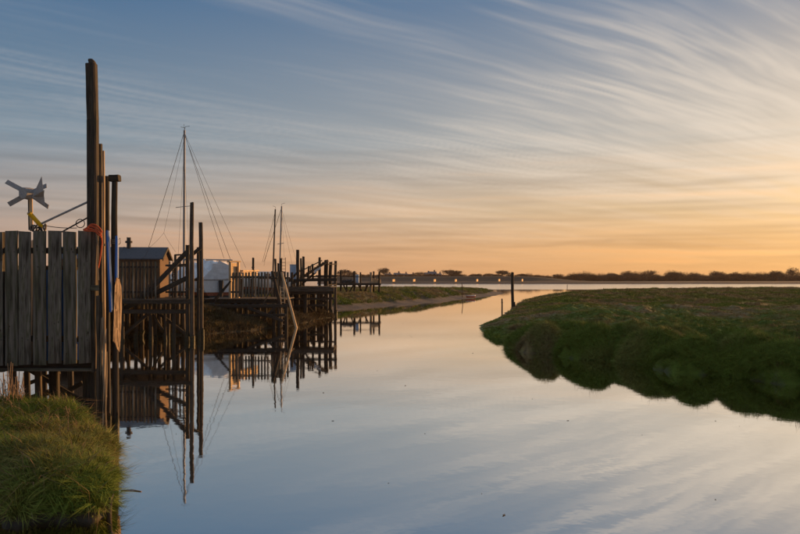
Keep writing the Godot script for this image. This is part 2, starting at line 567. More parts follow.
func grow(f: Dictionary, count: int, pick: Callable, min_h: float, size: Vector2, dry: Callable, upright := 0.5) -> Array:
	var out := []
	for k in count:
		var p: Vector2 = pick.call()
		var h := height_in(f, p.x, p.y)
		if h < min_h: continue
		var e := 0.12
		var n := Vector3(height_in(f, p.x - e, p.y) - height_in(f, p.x + e, p.y), 2 * e, height_in(f, p.x, p.y + e) - height_in(f, p.x, p.y - e)).normalized()
		var up := n.lerp(Vector3.UP, upright).normalized()
		up = (up + Vector3(rng.randf_range(-.2, .2), 0, rng.randf_range(-.2, .2))).normalized()
		out.append([Vector3(p.x, h - 0.015, -p.y), up, rng.randf_range(size.x, size.y), grass_colour(p.x, p.y, dry.call(p.x, p.y, h))])
	return out

# bare winter tree: tapered trunk with limbs, crown of fine twigs in clumps
func tree_meshes(tall: float, wide: float, sd: int, twigs := 900) -> Array:
	var r := RandomNumberGenerator.new()
	r.seed = sd
	var tr := new_st()
	var cr := new_st()
	var tips := []
	var limb := func(a: Vector3, b: Vector3, r0: float, r1: float):
		var xf := along(a, b)
		var lo := []
		var hi := []
		for i in 5:
			var o := xf.basis.x * cos(TAU * i / 5) + xf.basis.z * sin(TAU * i / 5)
			lo.append(a + o * r0)
			hi.append(b + o * r1)
		rings(tr, [lo, hi], false)
	var fork := Vector3(r.randf_range(-.05, .05) * tall, tall * r.randf_range(.2, .3), 0)
	limb.call(Vector3(0, -0.4, 0), fork, tall * .035, tall * .024)
	for k in 9:
		var a := TAU * k / 9 + r.randf_range(-.3, .3)
		var up := r.randf_range(.45, .95)
		var b := Vector3(cos(a) * wide * .5 * r.randf_range(.35, .85), tall * up * .9, sin(a) * wide * .5 * r.randf_range(.35, .85))
		var mid := fork.lerp(b, .5) + Vector3(0, tall * .04, 0)
		limb.call(fork, mid, tall * .014, tall * .009)
		limb.call(mid, b, tall * .009, tall * .004)
		for q in 3:
			var t := mid.lerp(b, .3 + .35 * q)
			tips.append(t + Vector3(r.randf_range(-1, 1), r.randf_range(-.4, 1), r.randf_range(-1, 1)) * wide * .10)
	for k in twigs:
		var c: Vector3 = tips[r.randi() % tips.size()]
		var off := Vector3(r.randfn(), r.randfn() * .8, r.randfn()) * wide * .10
		var p := c + off
		if k % 2:
			var a := Vector3(r.randfn(), r.randfn(), r.randfn()).normalized() * pow(r.randf(), .45)
			p = Vector3(a.x * wide * .46, tall * (.52 + a.y * .46), a.z * wide * .46)
			if sin(p.x * 4.1 / wide * 3 + sd) * sin(p.y * 4.3 / tall * 3) * sin(p.z * 3.7 / wide * 3 + 1.0) > .22: continue
		if p.y < tall * .15: continue
		var dir := (p - fork).normalized() + Vector3(r.randf_range(-.6, .6), r.randf_range(-.2, .6), r.randf_range(-.6, .6))
		var L := tall * r.randf_range(.05, .12)
		var s := dir.cross(Vector3(r.randf_range(-1, 1), r.randf_range(-1, 1), 1)).normalized() * tall * r.randf_range(.007, .017)
		tri(cr, p - s, p + dir.normalized() * L, p + s)
	return [done(tr), done(cr)]

func _ready() -> void:
	rng.seed = 2024
	# ------------------------------------------------------------ camera, sky, sun, exposure
	var cam := Camera3D.new()
	cam.name = "camera"
	cam.projection = Camera3D.PROJECTION_FRUSTUM
	cam.near = 0.1
	cam.far = 6000.0
	cam.size = 2.0 * 0.1 * 267.0 / 750.0
	cam.frustum_offset = Vector2(0, 0.1 * 11.0 / 750.0)
	cam.position = Vector3(0, 2.0, 0)
	add_child(cam)
	cam.current = true
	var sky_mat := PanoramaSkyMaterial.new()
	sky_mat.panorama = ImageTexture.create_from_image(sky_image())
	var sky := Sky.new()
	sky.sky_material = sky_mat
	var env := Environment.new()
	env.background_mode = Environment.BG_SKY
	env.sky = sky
	env.tonemap_mode = Environment.TONE_MAPPER_LINEAR
	env.tonemap_exposure = 1.6
	env.fog_enabled = true
	env.fog_density = 0.00018
	env.fog_light_color = Color(1.0, .88, .74)
	env.sdfgi_enabled = true
	env.ssao_enabled = true
	env.ssil_enabled = true
	var we := WorldEnvironment.new()
	we.name = "environment"
	we.environment = env
	add_child(we)
	var sun := DirectionalLight3D.new()
	sun.name = "sun"
	sun.light_energy = 1.6
	sun.light_color = Color(1.0, .74, .46)
	sun.light_angular_distance = 0.6
	sun.shadow_enabled = true
	sun.rotation_degrees = Vector3(-SUN_HEIGHT, 180.0 - SUN_AZIMUTH, 0)
	add_child(sun)
	materials()
	make_lobes()
	print("sky and materials done")
	setting()
	print("setting done")
	far_side()
	foreground()
	shed_jetty()
	fence_landing()
	boats()
	gangway_jetty()
	far_jetty()
	small_things()

# ---------------------------------------------------------------- the setting
var F := {}
func setting() -> void:
	for w in [["water", 100.0, -130.0, M.water], ["river", -130.0, -600.0, M.river]]:   # calm creek, and the wider ruffled river beyond it
		var wm := PlaneMesh.new()
		wm.size = Vector2(1600, w[1] - w[2])
		wm.subdivide_width = 4
		wm.subdivide_depth = 4
		structure(put(w[0], wm, w[3], self, Transform3D(Basis.IDENTITY, Vector3(0, 0, (w[1] + w[2]) / 2))))
	var bed := PlaneMesh.new()
	bed.size = Vector2(1600, 700)
	structure(put("riverbed", bed, plain(Color(.08, .065, .05), .9), self, Transform3D(Basis.IDENTITY, Vector3(0, -0.62, -250))))
	var earth := Color(.045, .045, .020)
	var mud := Color(.082, .068, .058)
	F.near = field(-9.5, -1.9, 5.2, 10.0, 0.08, near_height, func(x, d, h):
		return mud if h < .12 + n_small.get_noise_2d(x * 2, d * 2) * .1 else earth)
	structure(put("foreground_bank", F.near.mesh, M.land, self))
	F.right = field(1.6, 24.0, 7.0, 36.0, 0.13, right_height, func(x, d, h):
		return mud if h < -.04 else grass_tint(x, d, marsh_dry(d)))
	structure(put("marsh_bank", F.right.mesh, M.land, self))
	F.right_far = field(2.0, 148.0, 35.0, 168.0, 1.0, func(x, d): return right_height(x, d) - 0.02, func(x, d, h):
		return mud if h < .10 else grass_tint(x, d, marsh_dry(d)))
	structure(put("marsh_bank_beyond", F.right_far.mesh, M.land, self))
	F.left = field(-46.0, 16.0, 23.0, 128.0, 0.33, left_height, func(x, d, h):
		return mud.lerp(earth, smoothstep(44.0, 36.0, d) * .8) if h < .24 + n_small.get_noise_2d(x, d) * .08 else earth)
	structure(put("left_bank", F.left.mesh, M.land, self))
	# the far shore, out to the horizon
	var st := SurfaceTool.new()
	st.begin(Mesh.PRIMITIVE_TRIANGLES)
	var ds := [238.0, 243, 247, 251, 255, 259, 262, 264, 266, 268, 270, 272, 276, 285, 300, 330, 380, 450, 600, 900, 1400, 2500, 5000]
	var n := 240
	for j in ds.size():
		for i in n + 1:
			var d: float = ds[j]
			var x := -700.0 + 1400.0 * i / n
			if d > 500: x *= d / 500.0
			var h := far_height(x, d)
			st.set_color(mud if d < 256 and h < .4 else Color(.05, .045, .028).lerp(Color(.075, .058, .036), clampf(n_tone.get_noise_2d(x * .1, d * .3) + .4, 0, 1)))
			st.add_vertex(Vector3(x, h, -d))
	for j in ds.size() - 1:
		for i in n:
			var a := j * (n + 1) + i
			for k in [a + n + 1, a + n + 2, a + 1, a + n + 1, a + 1, a]: st.add_index(k)
	st.generate_normals()
	structure(put("far_shore", st.commit(), M.land, self))
	grasses()

func stuff(called: String, label: String, category: String) -> Node3D:
	var t := thing(called, label, category)
	t.set_meta("kind", "stuff")
	return t

func grasses() -> void:
	var turf := tuft_mesh(16, 0.085, 0.008, 0.07, 1.0, 5)
	var long_turf := tuft_mesh(26, 0.22, 0.0055, 0.06, 1.05, 6)
	var clump := tuft_mesh(26, 0.30, 0.03, 0.40, 0.6, 7)
	# marsh bank on the right
	var r := stuff("marsh_grass", "short dark green grass covering the marsh bank on the right", "grass")
	var near_pick := func():
		var d := 10.5 * exp(rng.randf() * log(36.0 / 10.5))
		return Vector2(lerpf(2.0, minf(0.66 * d + 1.5, 23.8), rng.randf()), d)
	var tone := func(x: float, d: float, h: float): return marsh_dry(d)
	meadow("turf", r, turf, grow(F.right, 130000, near_pick, 0.04, Vector2(.45, 1.05), tone, 0.45))
	var edge_pick := func():
		while true:
			var p: Vector2 = near_pick.call()
			var s := inside_by(RIGHT_SHORE, p)
			if s > -0.1 and s < 2.6 and p.y < 27 and absf(height_in(F.right, p.x + .1, p.y) - height_in(F.right, p.x - .1, p.y)) + absf(height_in(F.right, p.x, p.y + .1) - height_in(F.right, p.x, p.y - .1)) > .10: return p
	meadow("hanging_turf", r, long_turf, grow(F.right, 34000, edge_pick, -0.03, Vector2(.5, 1.1), tone, 0.25))
	var crest_pick := func():
		while true:
			var p: Vector2 = near_pick.call()
			var s := inside_by(RIGHT_SHORE, p)
			if s > 0.25 and s < 1.4 and p.y < 24: return p
	var rushes := []
	for s in grow(F.right, 9000, near_pick, 0.3, Vector2(.35, .85), func(x, d, h): return .1, 0.7):
		if n_tone2.get_noise_2d(s[0].x * 1.6 + 70.0, s[0].z * 1.6) < .05: continue
		s[3] = s[3].lerp(Color(.20, .15, .075), rng.randf() * .7)
		rushes.append(s)
	meadow("rushes", r, long_turf, rushes)
	var reeds := []
	for s in grow(F.right, 700, crest_pick, 0.2, Vector2(.5, 1.1), tone, 0.9):
		s[3] = Color(.16, .12, .06) * rng.randf_range(.6, 1.2)
		reeds.append(s)
	meadow("tall_stalks", r, tuft_mesh(3, 0.34, 0.006, 0.10, 0.35, 8), reeds)
	var far_pick := func():
		var d := 34.0 * exp(rng.randf() * log(165.0 / 34.0))
		return Vector2(lerpf(3.0, 0.62 * d + 4.0, rng.randf()), d)
	meadow("rough_grass", r, clump, grow(F.right_far, 110000, far_pick, 0.08, Vector2(.5, 1.1), func(x, d, h): return marsh_dry(d), 0.8).map(func(s): s[2] *= lerpf(.35, 1.0, smoothstep(34.0, 70.0, -s[0].z)); return s))
	# foreground bank
	var f := stuff("bank_grass", "long tousled green grass on the bank below the board fence", "grass")
	var fore_pick := func(): return Vector2(rng.randf_range(-7.4, -2.1), rng.randf_range(5.6, 9.4))
	meadow("long_grass", f, long_turf, grow(F.near, 42000, fore_pick, 0.07, Vector2(.5, 1.1), func(x, d, h): return -0.42, 0.3))
	meadow("turf", f, turf, grow(F.near, 15000, fore_pick, 0.05, Vector2(.6, 1.2), func(x, d, h): return 0.0, 0.3))
	var straw := tuft_mesh(5, 0.34, 0.006, 0.08, 1.6, 9)
	var dry := []
	for s in grow(F.near, 7000, fore_pick, 0.05, Vector2(.5, 1.0), func(x, d, h): return 0.0, 0.3):
		if n_small.get_noise_2d(s[0].x * .9, s[0].z * .9) < .05 and not (s[0].z < -7.3 and s[0].z > -8.3 and rng.randf() < .7): continue
		s[3] = Color(.21, .145, .08) * rng.randf_range(.4, 1.2)
		dry.append(s)
	meadow("dead_stalks", f, straw, dry)
	# left bank and spit
	var l := stuff("shore_grass", "rough tawny and green grass along the left shore and the low spit", "grass")
	var spit_pick := func():
		var d := 25.0 * exp(rng.randf() * log(122.0 / 25.0))
		return Vector2(lerpf(-0.60 * d, minf(15.0, 0.25 * d), rng.randf()), d)
	var shore_pick := func(): return Vector2(rng.randf_range(-15.0, -3.0), rng.randf_range(24.2, 42.0))
	meadow("shore_weeds", l, clump, grow(F.left, 26000, shore_pick, 0.03, Vector2(.3, .7), func(x, d, h): return .55, 0.6).map(func(s): s[3] = Color(.085, .062, .036) * rng.randf_range(.5, 1.5); return s))  # dead brown weeds, their colour darkened further for shade below the decks
	meadow("rough_grass", l, clump, grow(F.left, 110000, spit_pick, 0.10, Vector2(.3, .75), func(x, d, h): return lerpf(.75, .12, smoothstep(36.0, 48.0, d)) - .15 * smoothstep(.55, .3, h), 0.6).filter(func(s): return s[0].y > .22 or (s[0].z > -42.0 and rng.randf() < .8)).map(func(s): s[3] = s[3].lerp(Color(.095, .072, .038) * rng.randf_range(.6, 1.3), smoothstep(46.0, 38.0, -s[0].z) * .85); return s))  # nearer grass browned, and darkened in colour for the shade by the jetties

# ---------------------------------------------------------------- far side of the river
func far_side() -> void:
	var kinds := []
	for k in 6: kinds.append(tree_meshes(5.2 + .5 * k, [5.5, 4.6, 6.6, 5.2, 7.5, 6.0][k], 70 + k, 2000))
	# trees that stand out: [x, top, width, label]
	var solo := [
		[384, 267, 9, "lone round-headed bare tree above the far left embankment", 2.2],
		[420, 272, 9, "small dark tree behind the white houses on the far shore", 0],
		[449, 269.5, 12, "broad dark tree, left half of the clump right of the houses", 0],
		[456, 270.5, 10, "dark tree, right half of the clump right of the houses", 0],
		[489, 273.5, 9, "low bare tree on the embankment above the orange glint blocks", 0],
		[502, 270.5, 10, "bare tree rising just left of the tall mooring post", 0],
		[508, 272, 8, "bare tree showing directly behind the tall mooring post", 0],
		[522, 274, 8, "low bare tree just right of the tall mooring post", 0],
		[540, 275, 7, "small bare tree in the gap of the far treeline", 0],
		[344, 269.5, 12, "hazy bare tree seen behind the far jetty", 0],
		[352, 271.5, 9, "low bare tree behind the far jetty's white box", 0],
		[648, 270, 12, "spreading bare tree standing above the far treeline", 0],
		[674, 270.5, 13, "wide flat-topped bare tree above the far treeline", 0],
		[694, 271.5, 10, "rounded bare tree above the middle of the far treeline", 0],
		[716, 270.5, 12, "bare tree with open crown above the right treeline", 0],
		[558, 274, 9, "small round bare tree at the left end of the far wood", 0],
		[579, 273, 10, "bare tree above the wood, right of its left end", 0],
		[612, 273, 9, "twiggy bare tree left of the spreading one on the far shore", 0],
		[632, 272.5, 9, "narrow bare tree just left of the spreading one on the far shore", 0],
		[735, 272, 11, "low domed bare tree right of the open-crowned one", 0],
		[754, 272, 11, "bushy bare tree left of the one near the treeline's right end", 0],
		[776, 270.5, 12, "bare tree near the right end of the far treeline", 0],
		[793, 266.5, 12, "tallest bare tree, at the right end of the far treeline", 0]]
	var i := 0
	for s in solo:
		var d := 300.0 + (i % 3) * 12.0
		var base := Vector3((s[0] - 400) * d / 750, 0, -d)
		base.y = far_height(base.x, d) - .1
		var t := thing("bare_tree", s[3], "tree", base, "bare trees on the far shore")
		var top: float = 2.0 + (278.8 - s[1]) * d / 750
		var k: Array = kinds[i % 6]
		var tall: float = k[0].get_aabb().merge(k[1].get_aabb()).end.y
		var wide: float = k[1].get_aabb().size.x
		var sy: float = (top - base.y) / tall
		var sx: float = 1.6 * s[2] * d / 750 / wide
		for q in 2:
			var p := put(["trunk", "crown"][q], k[q], [M.trunk, M.twig][q], t, Transform3D(Basis(Vector3.UP, i * 1.3).scaled(Vector3(sx, sy, sx)), base))
		i += 1
	# the wood behind them reads as one mass
	var spots := []
	for k in 1500:
		var x := 528.0 + 310.0 * rng.randf()
		if rng.randf() < .25: x = rng.randf_range(330, 540)
		if x < 330: continue
		var d := rng.randf_range(288, 345)
		var X := (x - 400) * d / 750
		var dense := smoothstep(525, 600, x)
		var h := lerpf(1.4, 2.8, dense) * (rng.randf_range(.5, 1.0) if rng.randf() < .93 else rng.randf_range(1.1, 1.45)) * (1 + .3 * n_big.get_noise_2d(x * .5, 0))
		if x < 528: h = rng.randf_range(.5, 1.5)
		spots.append([Vector3(X, far_height(X, d) - .3, -d), Vector3.UP, h / 5.5, Color(.9, .85, .8) * rng.randf_range(.7, 1.2)])
	var wood := thing("distant_wood", "dark bare wood and hedges along the far shore", "wood")
	wood.set_meta("kind", "stuff")
	var shrub: ArrayMesh = tree_meshes(5.5, 8.0, 99, 1600)[1]
	var mm := meadow("thicket", wood, shrub, spots)
	var tm := plain(Color(.06, .044, .034), .95)
	tm.vertex_color_use_as_albedo = true
	mm.material_override = tm
	# houses
	var hs := [[388, 276.5, 6, 273.5, "white", "slate", "low white cottage at the left end of the far village"], [397, 276.5, 6, 272.8, "wall", "slate", "grey-roofed house left of the bright gabled one"], [404, 277, 7, 273.5, "white", "roof", "long low white house in the middle of the far village"], [411, 277, 7, 274.0, "white", "slate", "white bungalow just right of the village centre"], [427, 276.5, 5, 272.5, "wall", "roof", "narrow brown-roofed house beside the large white one"], [432, 276.8, 8, 271.5, "white", "slate", "largest white house with slate roof, right of the village"], [438.5, 277.5, 5, 273.5, "white", "roof", "small white house at the right end of the far village"]]
	M.wall = grained(30, [Color(.55, .52, .48), Color(.64, .61, .57)], Vector3(.3, .3, .3), .85, 0)
	for h in hs:
		var d := 330.0
		var a := spot(h[0], h[1], d)
		a.y = far_height(a.x, d) - .05
		var top := spot(h[0], h[3], d).y
		var w: float = h[2] * d / 750
		var t := thing("house", h[6], "house", a, "village houses on the far shore")
		var eave := lerpf(a.y, top, .55)
		var st := new_st()
		var b0 := Vector3(-w / 2, 0, 2.5)
		var up := eave - a.y
		rings(st, [[Vector3(-w/2, 0, -2.5), Vector3(w/2, 0, -2.5), Vector3(w/2, 0, 2.5), Vector3(-w/2, 0, 2.5)], [Vector3(-w/2, up, -2.5), Vector3(w/2, up, -2.5), Vector3(w/2, up, 2.5), Vector3(-w/2, up, 2.5)]])
		put("wall", done(st), M[h[4]], t, Transform3D(Basis.IDENTITY, a))
		st = new_st()
		var e := w / 2 + .2
		var rise := top - eave
		for s in [-1.0, 1.0]:
			var q := [Vector3(-e, up - .05, s * 2.8), Vector3(-e, up + rise, 0), Vector3(e, up + rise, 0), Vector3(e, up - .05, s * 2.8)]
			if s < 0: q.reverse()
			quad(st, q[0], q[1], q[2], q[3])
			var g := [Vector3(s * e, up - .05, -2.8 * s), Vector3(s * e, up + rise, 0), Vector3(s * e, up - .05, 2.8 * s)]
			tri(st, g[2], g[1], g[0])
		put("roof", done(st), M[h[5]], t, Transform3D(Basis.IDENTITY, a))
		beam("chimney", t, a + Vector3(w * .3, up + rise * .5, 0), a + Vector3(w * .3, up + rise + .7, 0), .6, .6, M.roof, 1, .01)
		for q in 2:
			var wx := (-.25 + .5 * q) * w
			var wb := BoxMesh.new()
			wb.size = Vector3(.7, .8, .1)
			put("window", wb, M.glass, t, Transform3D(Basis.IDENTITY, a + Vector3(wx, up * .6, 2.52)))
	# made-up blocks for far-embankment sun glints; the orange light is in their colour
	var order := ["leftmost", "second from the left", "third from the left", "middle one", "third from the right", "second from the right", "rightmost"]
	var bx := [393.5, 414.0, 434.6, 455.6, 477.0, 499.0, 522.0]
	M.block = grained(32, [Color(.55, .38, .20), Color(.68, .48, .26)], Vector3(1, 1, 1), .8, 0)  # low-sun orange mixed into the block colour
	for k in 7:
		var d := 259.0
		var p := spot(bx[k], 281, d)
		p.y = far_height(p.x, d) - .2
		var t := thing("glint_block", "small added concrete block coloured as an orange sun glint on the far embankment, %s of seven" % order[k], "concrete block", p, "added blocks coloured as sun glints along the far embankment")
		var xf := Transform3D(Basis(Vector3.UP, deg_to_rad(-21.0)), p)
		var bm := timber_mesh(.95, .25, 2.2, 1, .02, 7)
		put("block", bm, M.block, t, xf)
		put("cap", timber_mesh(.1, .33, 2.3, 1, .02, 8), M.wood, t, Transform3D(xf.basis, p + Vector3(0, .95, 0)))

# ---------------------------------------------------------------- foreground platform, fence, posts and odds and ends
func foreground() -> void:
	var d := 9.5
	var base := spot(45, 366, d)
	# platform
	var pl := thing("timber_platform", "rough timber platform on stilts at the left edge, behind the grass bank", "platform", Vector3(base.x, -.5, -d))
	var y0 := base.y
	var k := 0
	for i in 16:
		var dd := d + .09 + i * .17
		beam("deck_board", pl, Vector3(spot(-66, 0, dd).x, y0 - .05, -dd), Vector3(spot(102 + rng.randf_range(-1, 1), 0, dd).x, y0 - .05 + rng.randf_range(-.006, .006), -dd), .035, .155, M.board_b, 3, .05)
	beam("joist", pl, spot(-70, 367.5, d + .12) , spot(103, 364, d + .12), .11, .07, M.pile, 4)
	beam("joist", pl, spot(-70, 352, d + 2.6), spot(98, 350, d + 2.6), .11, .07, M.pile, 4)
	for s in [[-22, 10, 0], [13, 6, .0], [27, 5, 1.5], [38, 6, .2], [54, 9, .5], [86, 6, .4], [44, 5, 2.2], [70, 5, 2.5], [96, 9, 1.2]]:
		var dd: float = d + .15 + s[2]
		var x: float = s[0]
		var w: float = s[1] * dd / 750
		var a := spot(x + rng.randf_range(0, 5), 0, dd)
		var b := spot(x, 0, dd)
		a.y = -.6
		b.y = y0 - .07
		beam("stilt", pl, a, b, w, w * .8, M.pile_b if k % 2 else M.pile, 4, .14)
		k += 1
	beam("brace", pl, spot(30, 370, d + 1.2), spot(84, 402, d + 1.2), .06, .04, M.pile, 2)
	beam("brace", pl, spot(44, 404, d + 1.6), spot(83, 383, d + 1.6), .07, .04, M.pile, 2)
	beam("brace", pl, spot(24, 385, d + 2.2), spot(60, 372, d + 2.2), .06, .04, M.pile, 2)
	beam("brace", pl, spot(14, 404, d + 2.0), spot(50, 392, d + 2.0), .09, .05, M.pile, 2)
	beam("rail", pl, spot(58, 398, d + 1.0), spot(93, 397.5, d + 1.0), .018, .018, M.pile, 2)
	# board fence
	var fe := thing("board_fence", "weathered grey vertical board fence at the left edge", "fence", Vector3(base.x, y0, -d))
	var cols := [[-54, 13], [-39.5, 12], [-25, 13], [-11, 12], [-1.5, 9], [11.7, 12.6], [25.3, 12], [40.2, 12.7], [55.4, 13], [70, 13], [84.6, 12.4]]
	k = 0
	for c in cols:
		var w: float = c[1] * d / 750
		var top: float = 231.0 + [0, .6, -.5, .4, 1.0, -.2, .5, .1, -.3, .6, 0][k]
		var bot: float = 366.5 - c[0] * .045 + rng.randf_range(-.8, .8)
		beam("board", fe, spot(c[0] + rng.randf_range(-.5, .5), bot, d - .02), spot(c[0], top, d - .02 + rng.randf_range(-.01, .01)), w, .024, [M.board, M.board_b][k % 2], 6, .07)
		k += 1
	for y in [250.0, 338.0]:
		beam("rail", fe, spot(-64, y, d + .06), spot(96, y + 1, d + .06), .075, .045, M.pile, 4)
	beam("post", fe, spot(94.5, 372, d + .03), spot(94.5, 229, d + .03), .055, .07, M.pile_b, 5, .12)
	beam("post", fe, spot(2, 372, d + .12), spot(2, 232, d + .12), .08, .08, M.pile, 5, .1)
	beam("cleat", fe, spot(91, 288, d - .04), spot(99, 288, d - .04), .07, .03, M.board_b, 1)
	for c in cols.slice(4):
		for y in [251.0, 339.0]:
			for q in [-3, 3]:
				var nail := CylinderMesh.new()
				nail.top_radius = .007
				nail.bottom_radius = .007
				nail.height = .01
				nail.radial_segments = 6
				put("nail", nail, M.steel, fe, Transform3D(Basis(Vector3.RIGHT, PI / 2), spot(c[0] + q, y + q * .3, d - .036)))
	for q in 16:
		var c: Array = cols[4 + q % 7]
		var kn := pole_mesh(.004, rng.randf_range(.007, .016), .006, 8, 1, .25, 40 + q)
		put("knot", kn, M.pile, fe, Transform3D(Basis(Vector3.RIGHT, PI / 2).scaled(Vector3(.8, 1.5, 1.0)), spot(c[0] + rng.randf_range(-4, 4), rng.randf_range(238, 358), d - .033)))
	for q in 7:
		var c: Array = cols[4 + q]
		var x: float = c[0] + rng.randf_range(-4, 4)
		var up := q % 2 == 0
		var y := 231.5 if up else 364.0
		wire("split", fe, [spot(x, y, d - .033), spot(x + .3, y + (14 if up else -12), d - .0335), spot(x - .1, y + (27 if up else -24), d - .0325)], .0028, M.pile, 4)
	# tall piles beside the fence
	var tall := thing("tall_pile", "tallest dark square timber pile with a worn slanted top, by the fence", "post", Vector3(spot(92, 0, 9.7).x, -.6, -9.7))
	var a := spot(93.5, 0, 9.7)
	a.y = -.6
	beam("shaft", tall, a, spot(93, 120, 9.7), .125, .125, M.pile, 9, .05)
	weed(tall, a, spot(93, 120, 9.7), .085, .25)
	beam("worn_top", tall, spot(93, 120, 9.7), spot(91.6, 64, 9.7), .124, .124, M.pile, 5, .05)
	var knob := put("rounded_end", pole_mesh(.07, .06, .028, 8, 3, .2, 5), M.pile, tall, along(spot(91.6, 64.5, 9.7), spot(91.0, 60, 9.7)))
	var row := [[99.6, 5, 144, 9.85, "M.pile_b", "second-tallest timber pile, directly right of the tallest one", 432], [103.2, 3, 151, 9.95, "M.wood", "thin pale batten pile, third from the left by the fence", 432], [107.0, 4.5, 176, 10.1, "M.pile", "dark square pile between the thin batten and the capped pile", 430]]
	for r in row:
		var p := spot(r[0] + 1.5, 0, r[3])
		p.y = -.6
		var t := thing("timber_pile", r[5], "post", p, "piles at the right end of the board fence")
		var w: float = r[1] * r[3] / 750
		beam("shaft", t, p, spot(r[0], r[2], r[3]), w, w, [M.pile_b, M.wood, M.pile][row.find(r)], 8, .13)
		weed(t, p, spot(r[0], r[2], r[3]), w * .62, .22)
		put("strap", timber_mesh(.03, w * 1.25, w * 1.25, 1, .02, 4), M.steel, t, Transform3D(Basis.IDENTITY, spot(r[0] + .3, 246, r[3])))
	var cp := spot(116, 0, 9.9)
	cp.y = -.6
	var cap := thing("capped_pile", "dark round pile with a flat square cap, rightmost by the fence", "post", cp, "piles at the right end of the board fence")
	pole("shaft", cap, cp, spot(114.6, 181, 9.9), .043, .039, M.pile, 9, 9, .14)
	weed(cap, cp, spot(114.6, 181, 9.9), .044, .25)
	beam("cap", cap, spot(110.2, 178.5, 9.9), spot(119.8, 178.2, 9.9), .085, .11, M.pile, 2, .08)
	# split bark-like pile, catching the sun
	var sp := spot(101.5, 0, 9.45)
	sp.y = -.6
	var split := thing("split_pile", "ragged split wooden stake bound to the piles, streaked with sunlight", "post", sp)
	for q in 5:
		var x := 99.5 + q * 1.7
		var top := [296, 318, 302, 330, 352][q] as float
		beam("splinter", split, Vector3(spot(x + rng.randf_range(-1, 1), 0, 9.42 + .03 * (q % 2)).x, -.6, -9.42 - .03 * (q % 2)), spot(x + rng.randf_range(-2, 2), top, 9.40 + .04 * (q % 3)), .03, .045, M.wood if q % 2 else M.pile_b, 7, .7)
	# blue painted boards and a sunlit plank
	var bb := thing("blue_board", "long blue painted board standing against the piles, left of two", "board", spot(109, 312, 9.5), "blue boards by the piles")
	beam("plank", bb, spot(110.8, 312, 9.45), spot(107.0, 231, 9.6), .022, .09, M.blue, 4, .04, .5)
	beam("edge_strip", bb, spot(112.6, 310, 9.5), spot(109.2, 231, 9.65), .014, .03, M.white, 3, .03, .5)
	bb = thing("blue_board", "short blue painted board hung beside the capped pile, right of two", "board", spot(116.5, 278, 9.6), "blue boards by the piles")
	beam("plank", bb, spot(116.0, 282, 9.6), spot(116.6, 236, 9.65), .024, .07, M.blue, 3, .04, .5)
	beam("edge_strip", bb, spot(118.0, 278, 9.65), spot(118.2, 238, 9.7), .012, .03, M.white, 3, .03, .5)
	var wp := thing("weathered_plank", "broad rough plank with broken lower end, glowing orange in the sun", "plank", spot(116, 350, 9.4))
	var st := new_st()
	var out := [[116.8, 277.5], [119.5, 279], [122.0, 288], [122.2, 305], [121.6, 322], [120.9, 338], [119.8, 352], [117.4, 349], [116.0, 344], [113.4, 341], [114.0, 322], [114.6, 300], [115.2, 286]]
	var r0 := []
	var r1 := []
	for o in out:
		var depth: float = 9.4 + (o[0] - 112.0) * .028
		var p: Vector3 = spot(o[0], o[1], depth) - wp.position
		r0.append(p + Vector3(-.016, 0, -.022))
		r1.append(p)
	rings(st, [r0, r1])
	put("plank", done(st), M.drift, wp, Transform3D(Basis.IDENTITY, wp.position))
	for q in 3:
		var y := 292.0 + q * 19
		wire("crack", wp, [spot(116.2 + q * .8, y, 9.51), spot(116.9 + q * .6, y + 9, 9.512), spot(116.4 + q, y + 17, 9.514)], .003, M.pile, 4)
	# ropes
	var rp := thing("red_rope", "bundle of faded red rope draped over the fence end", "rope", spot(93, 232, 9.4))
	for q in 4:
		var pts := []
		for i in 13:
			var f := i / 12.0
			pts.append(spot(83.5 + 18.5 * f + sin(f * 9 + q) * .8, 230.0 - sin(f * PI) * (6.5 - q * 1.4) + f * (2.0 + q * 1.6) + sin(f * 7 + q * 2) * .6, 9.40 - .015 * q))
		wire("strand", rp, pts, .011, M.rope_red, 6)
	wire("tail", rp, [spot(101, 233, 9.4), spot(102.2, 242, 9.42), spot(101.2, 252, 9.42), spot(99.5, 262, 9.4), spot(98.4, 268, 9.4)], .010, M.rope_red, 6)
	wire("tail", rp, [spot(96, 232, 9.39), spot(98.4, 246, 9.38), spot(97.6, 262, 9.38), spot(99, 280, 9.38)], .006, M.rope, 5)
	var wl := thing("wire_loop", "thin dark loop of wire sticking up behind the fence end", "wire", spot(81, 228, 9.6))
	var pts2 := []
	for i in 15:
		var f := TAU * i / 14.0
		pts2.append(spot(80.5 + cos(f) * 4.4, 223.5 + sin(f) * 4.2, 9.6 + sin(f) * .03))
	wire("loop", wl, pts2, .006, M.steel, 5)
	wire("tail", wl, sag(spot(47, 226, 9.6), spot(77, 228, 9.6), .01), .005, M.steel, 5)
	var ol := thing("lashing", "orange-brown lashing tied round the capped pile", "rope", spot(116, 244, 9.85))
	for q in 3:
		var ring := []
		for i in 11:
			ring.append(spot(114.9, 240.0 + q * 1.6, 9.9) + Vector3(cos(TAU * i / 10) * .05, sin(i * 2.0) * .004, sin(TAU * i / 10) * .05))
		wire("turn", ol, ring, .006, M.rope, 5)
	wire("end", ol, [spot(117, 241, 9.83), spot(120.2, 238, 9.82), spot(120.6, 243, 9.82), spot(118, 246, 9.82)], .005, M.rope, 5)
	# struts behind the fence
	var sr := thing("grey_strut", "long grey metal strut slanting from the yellow pipe up to the tall pile", "strut", spot(44, 223, 9.7))
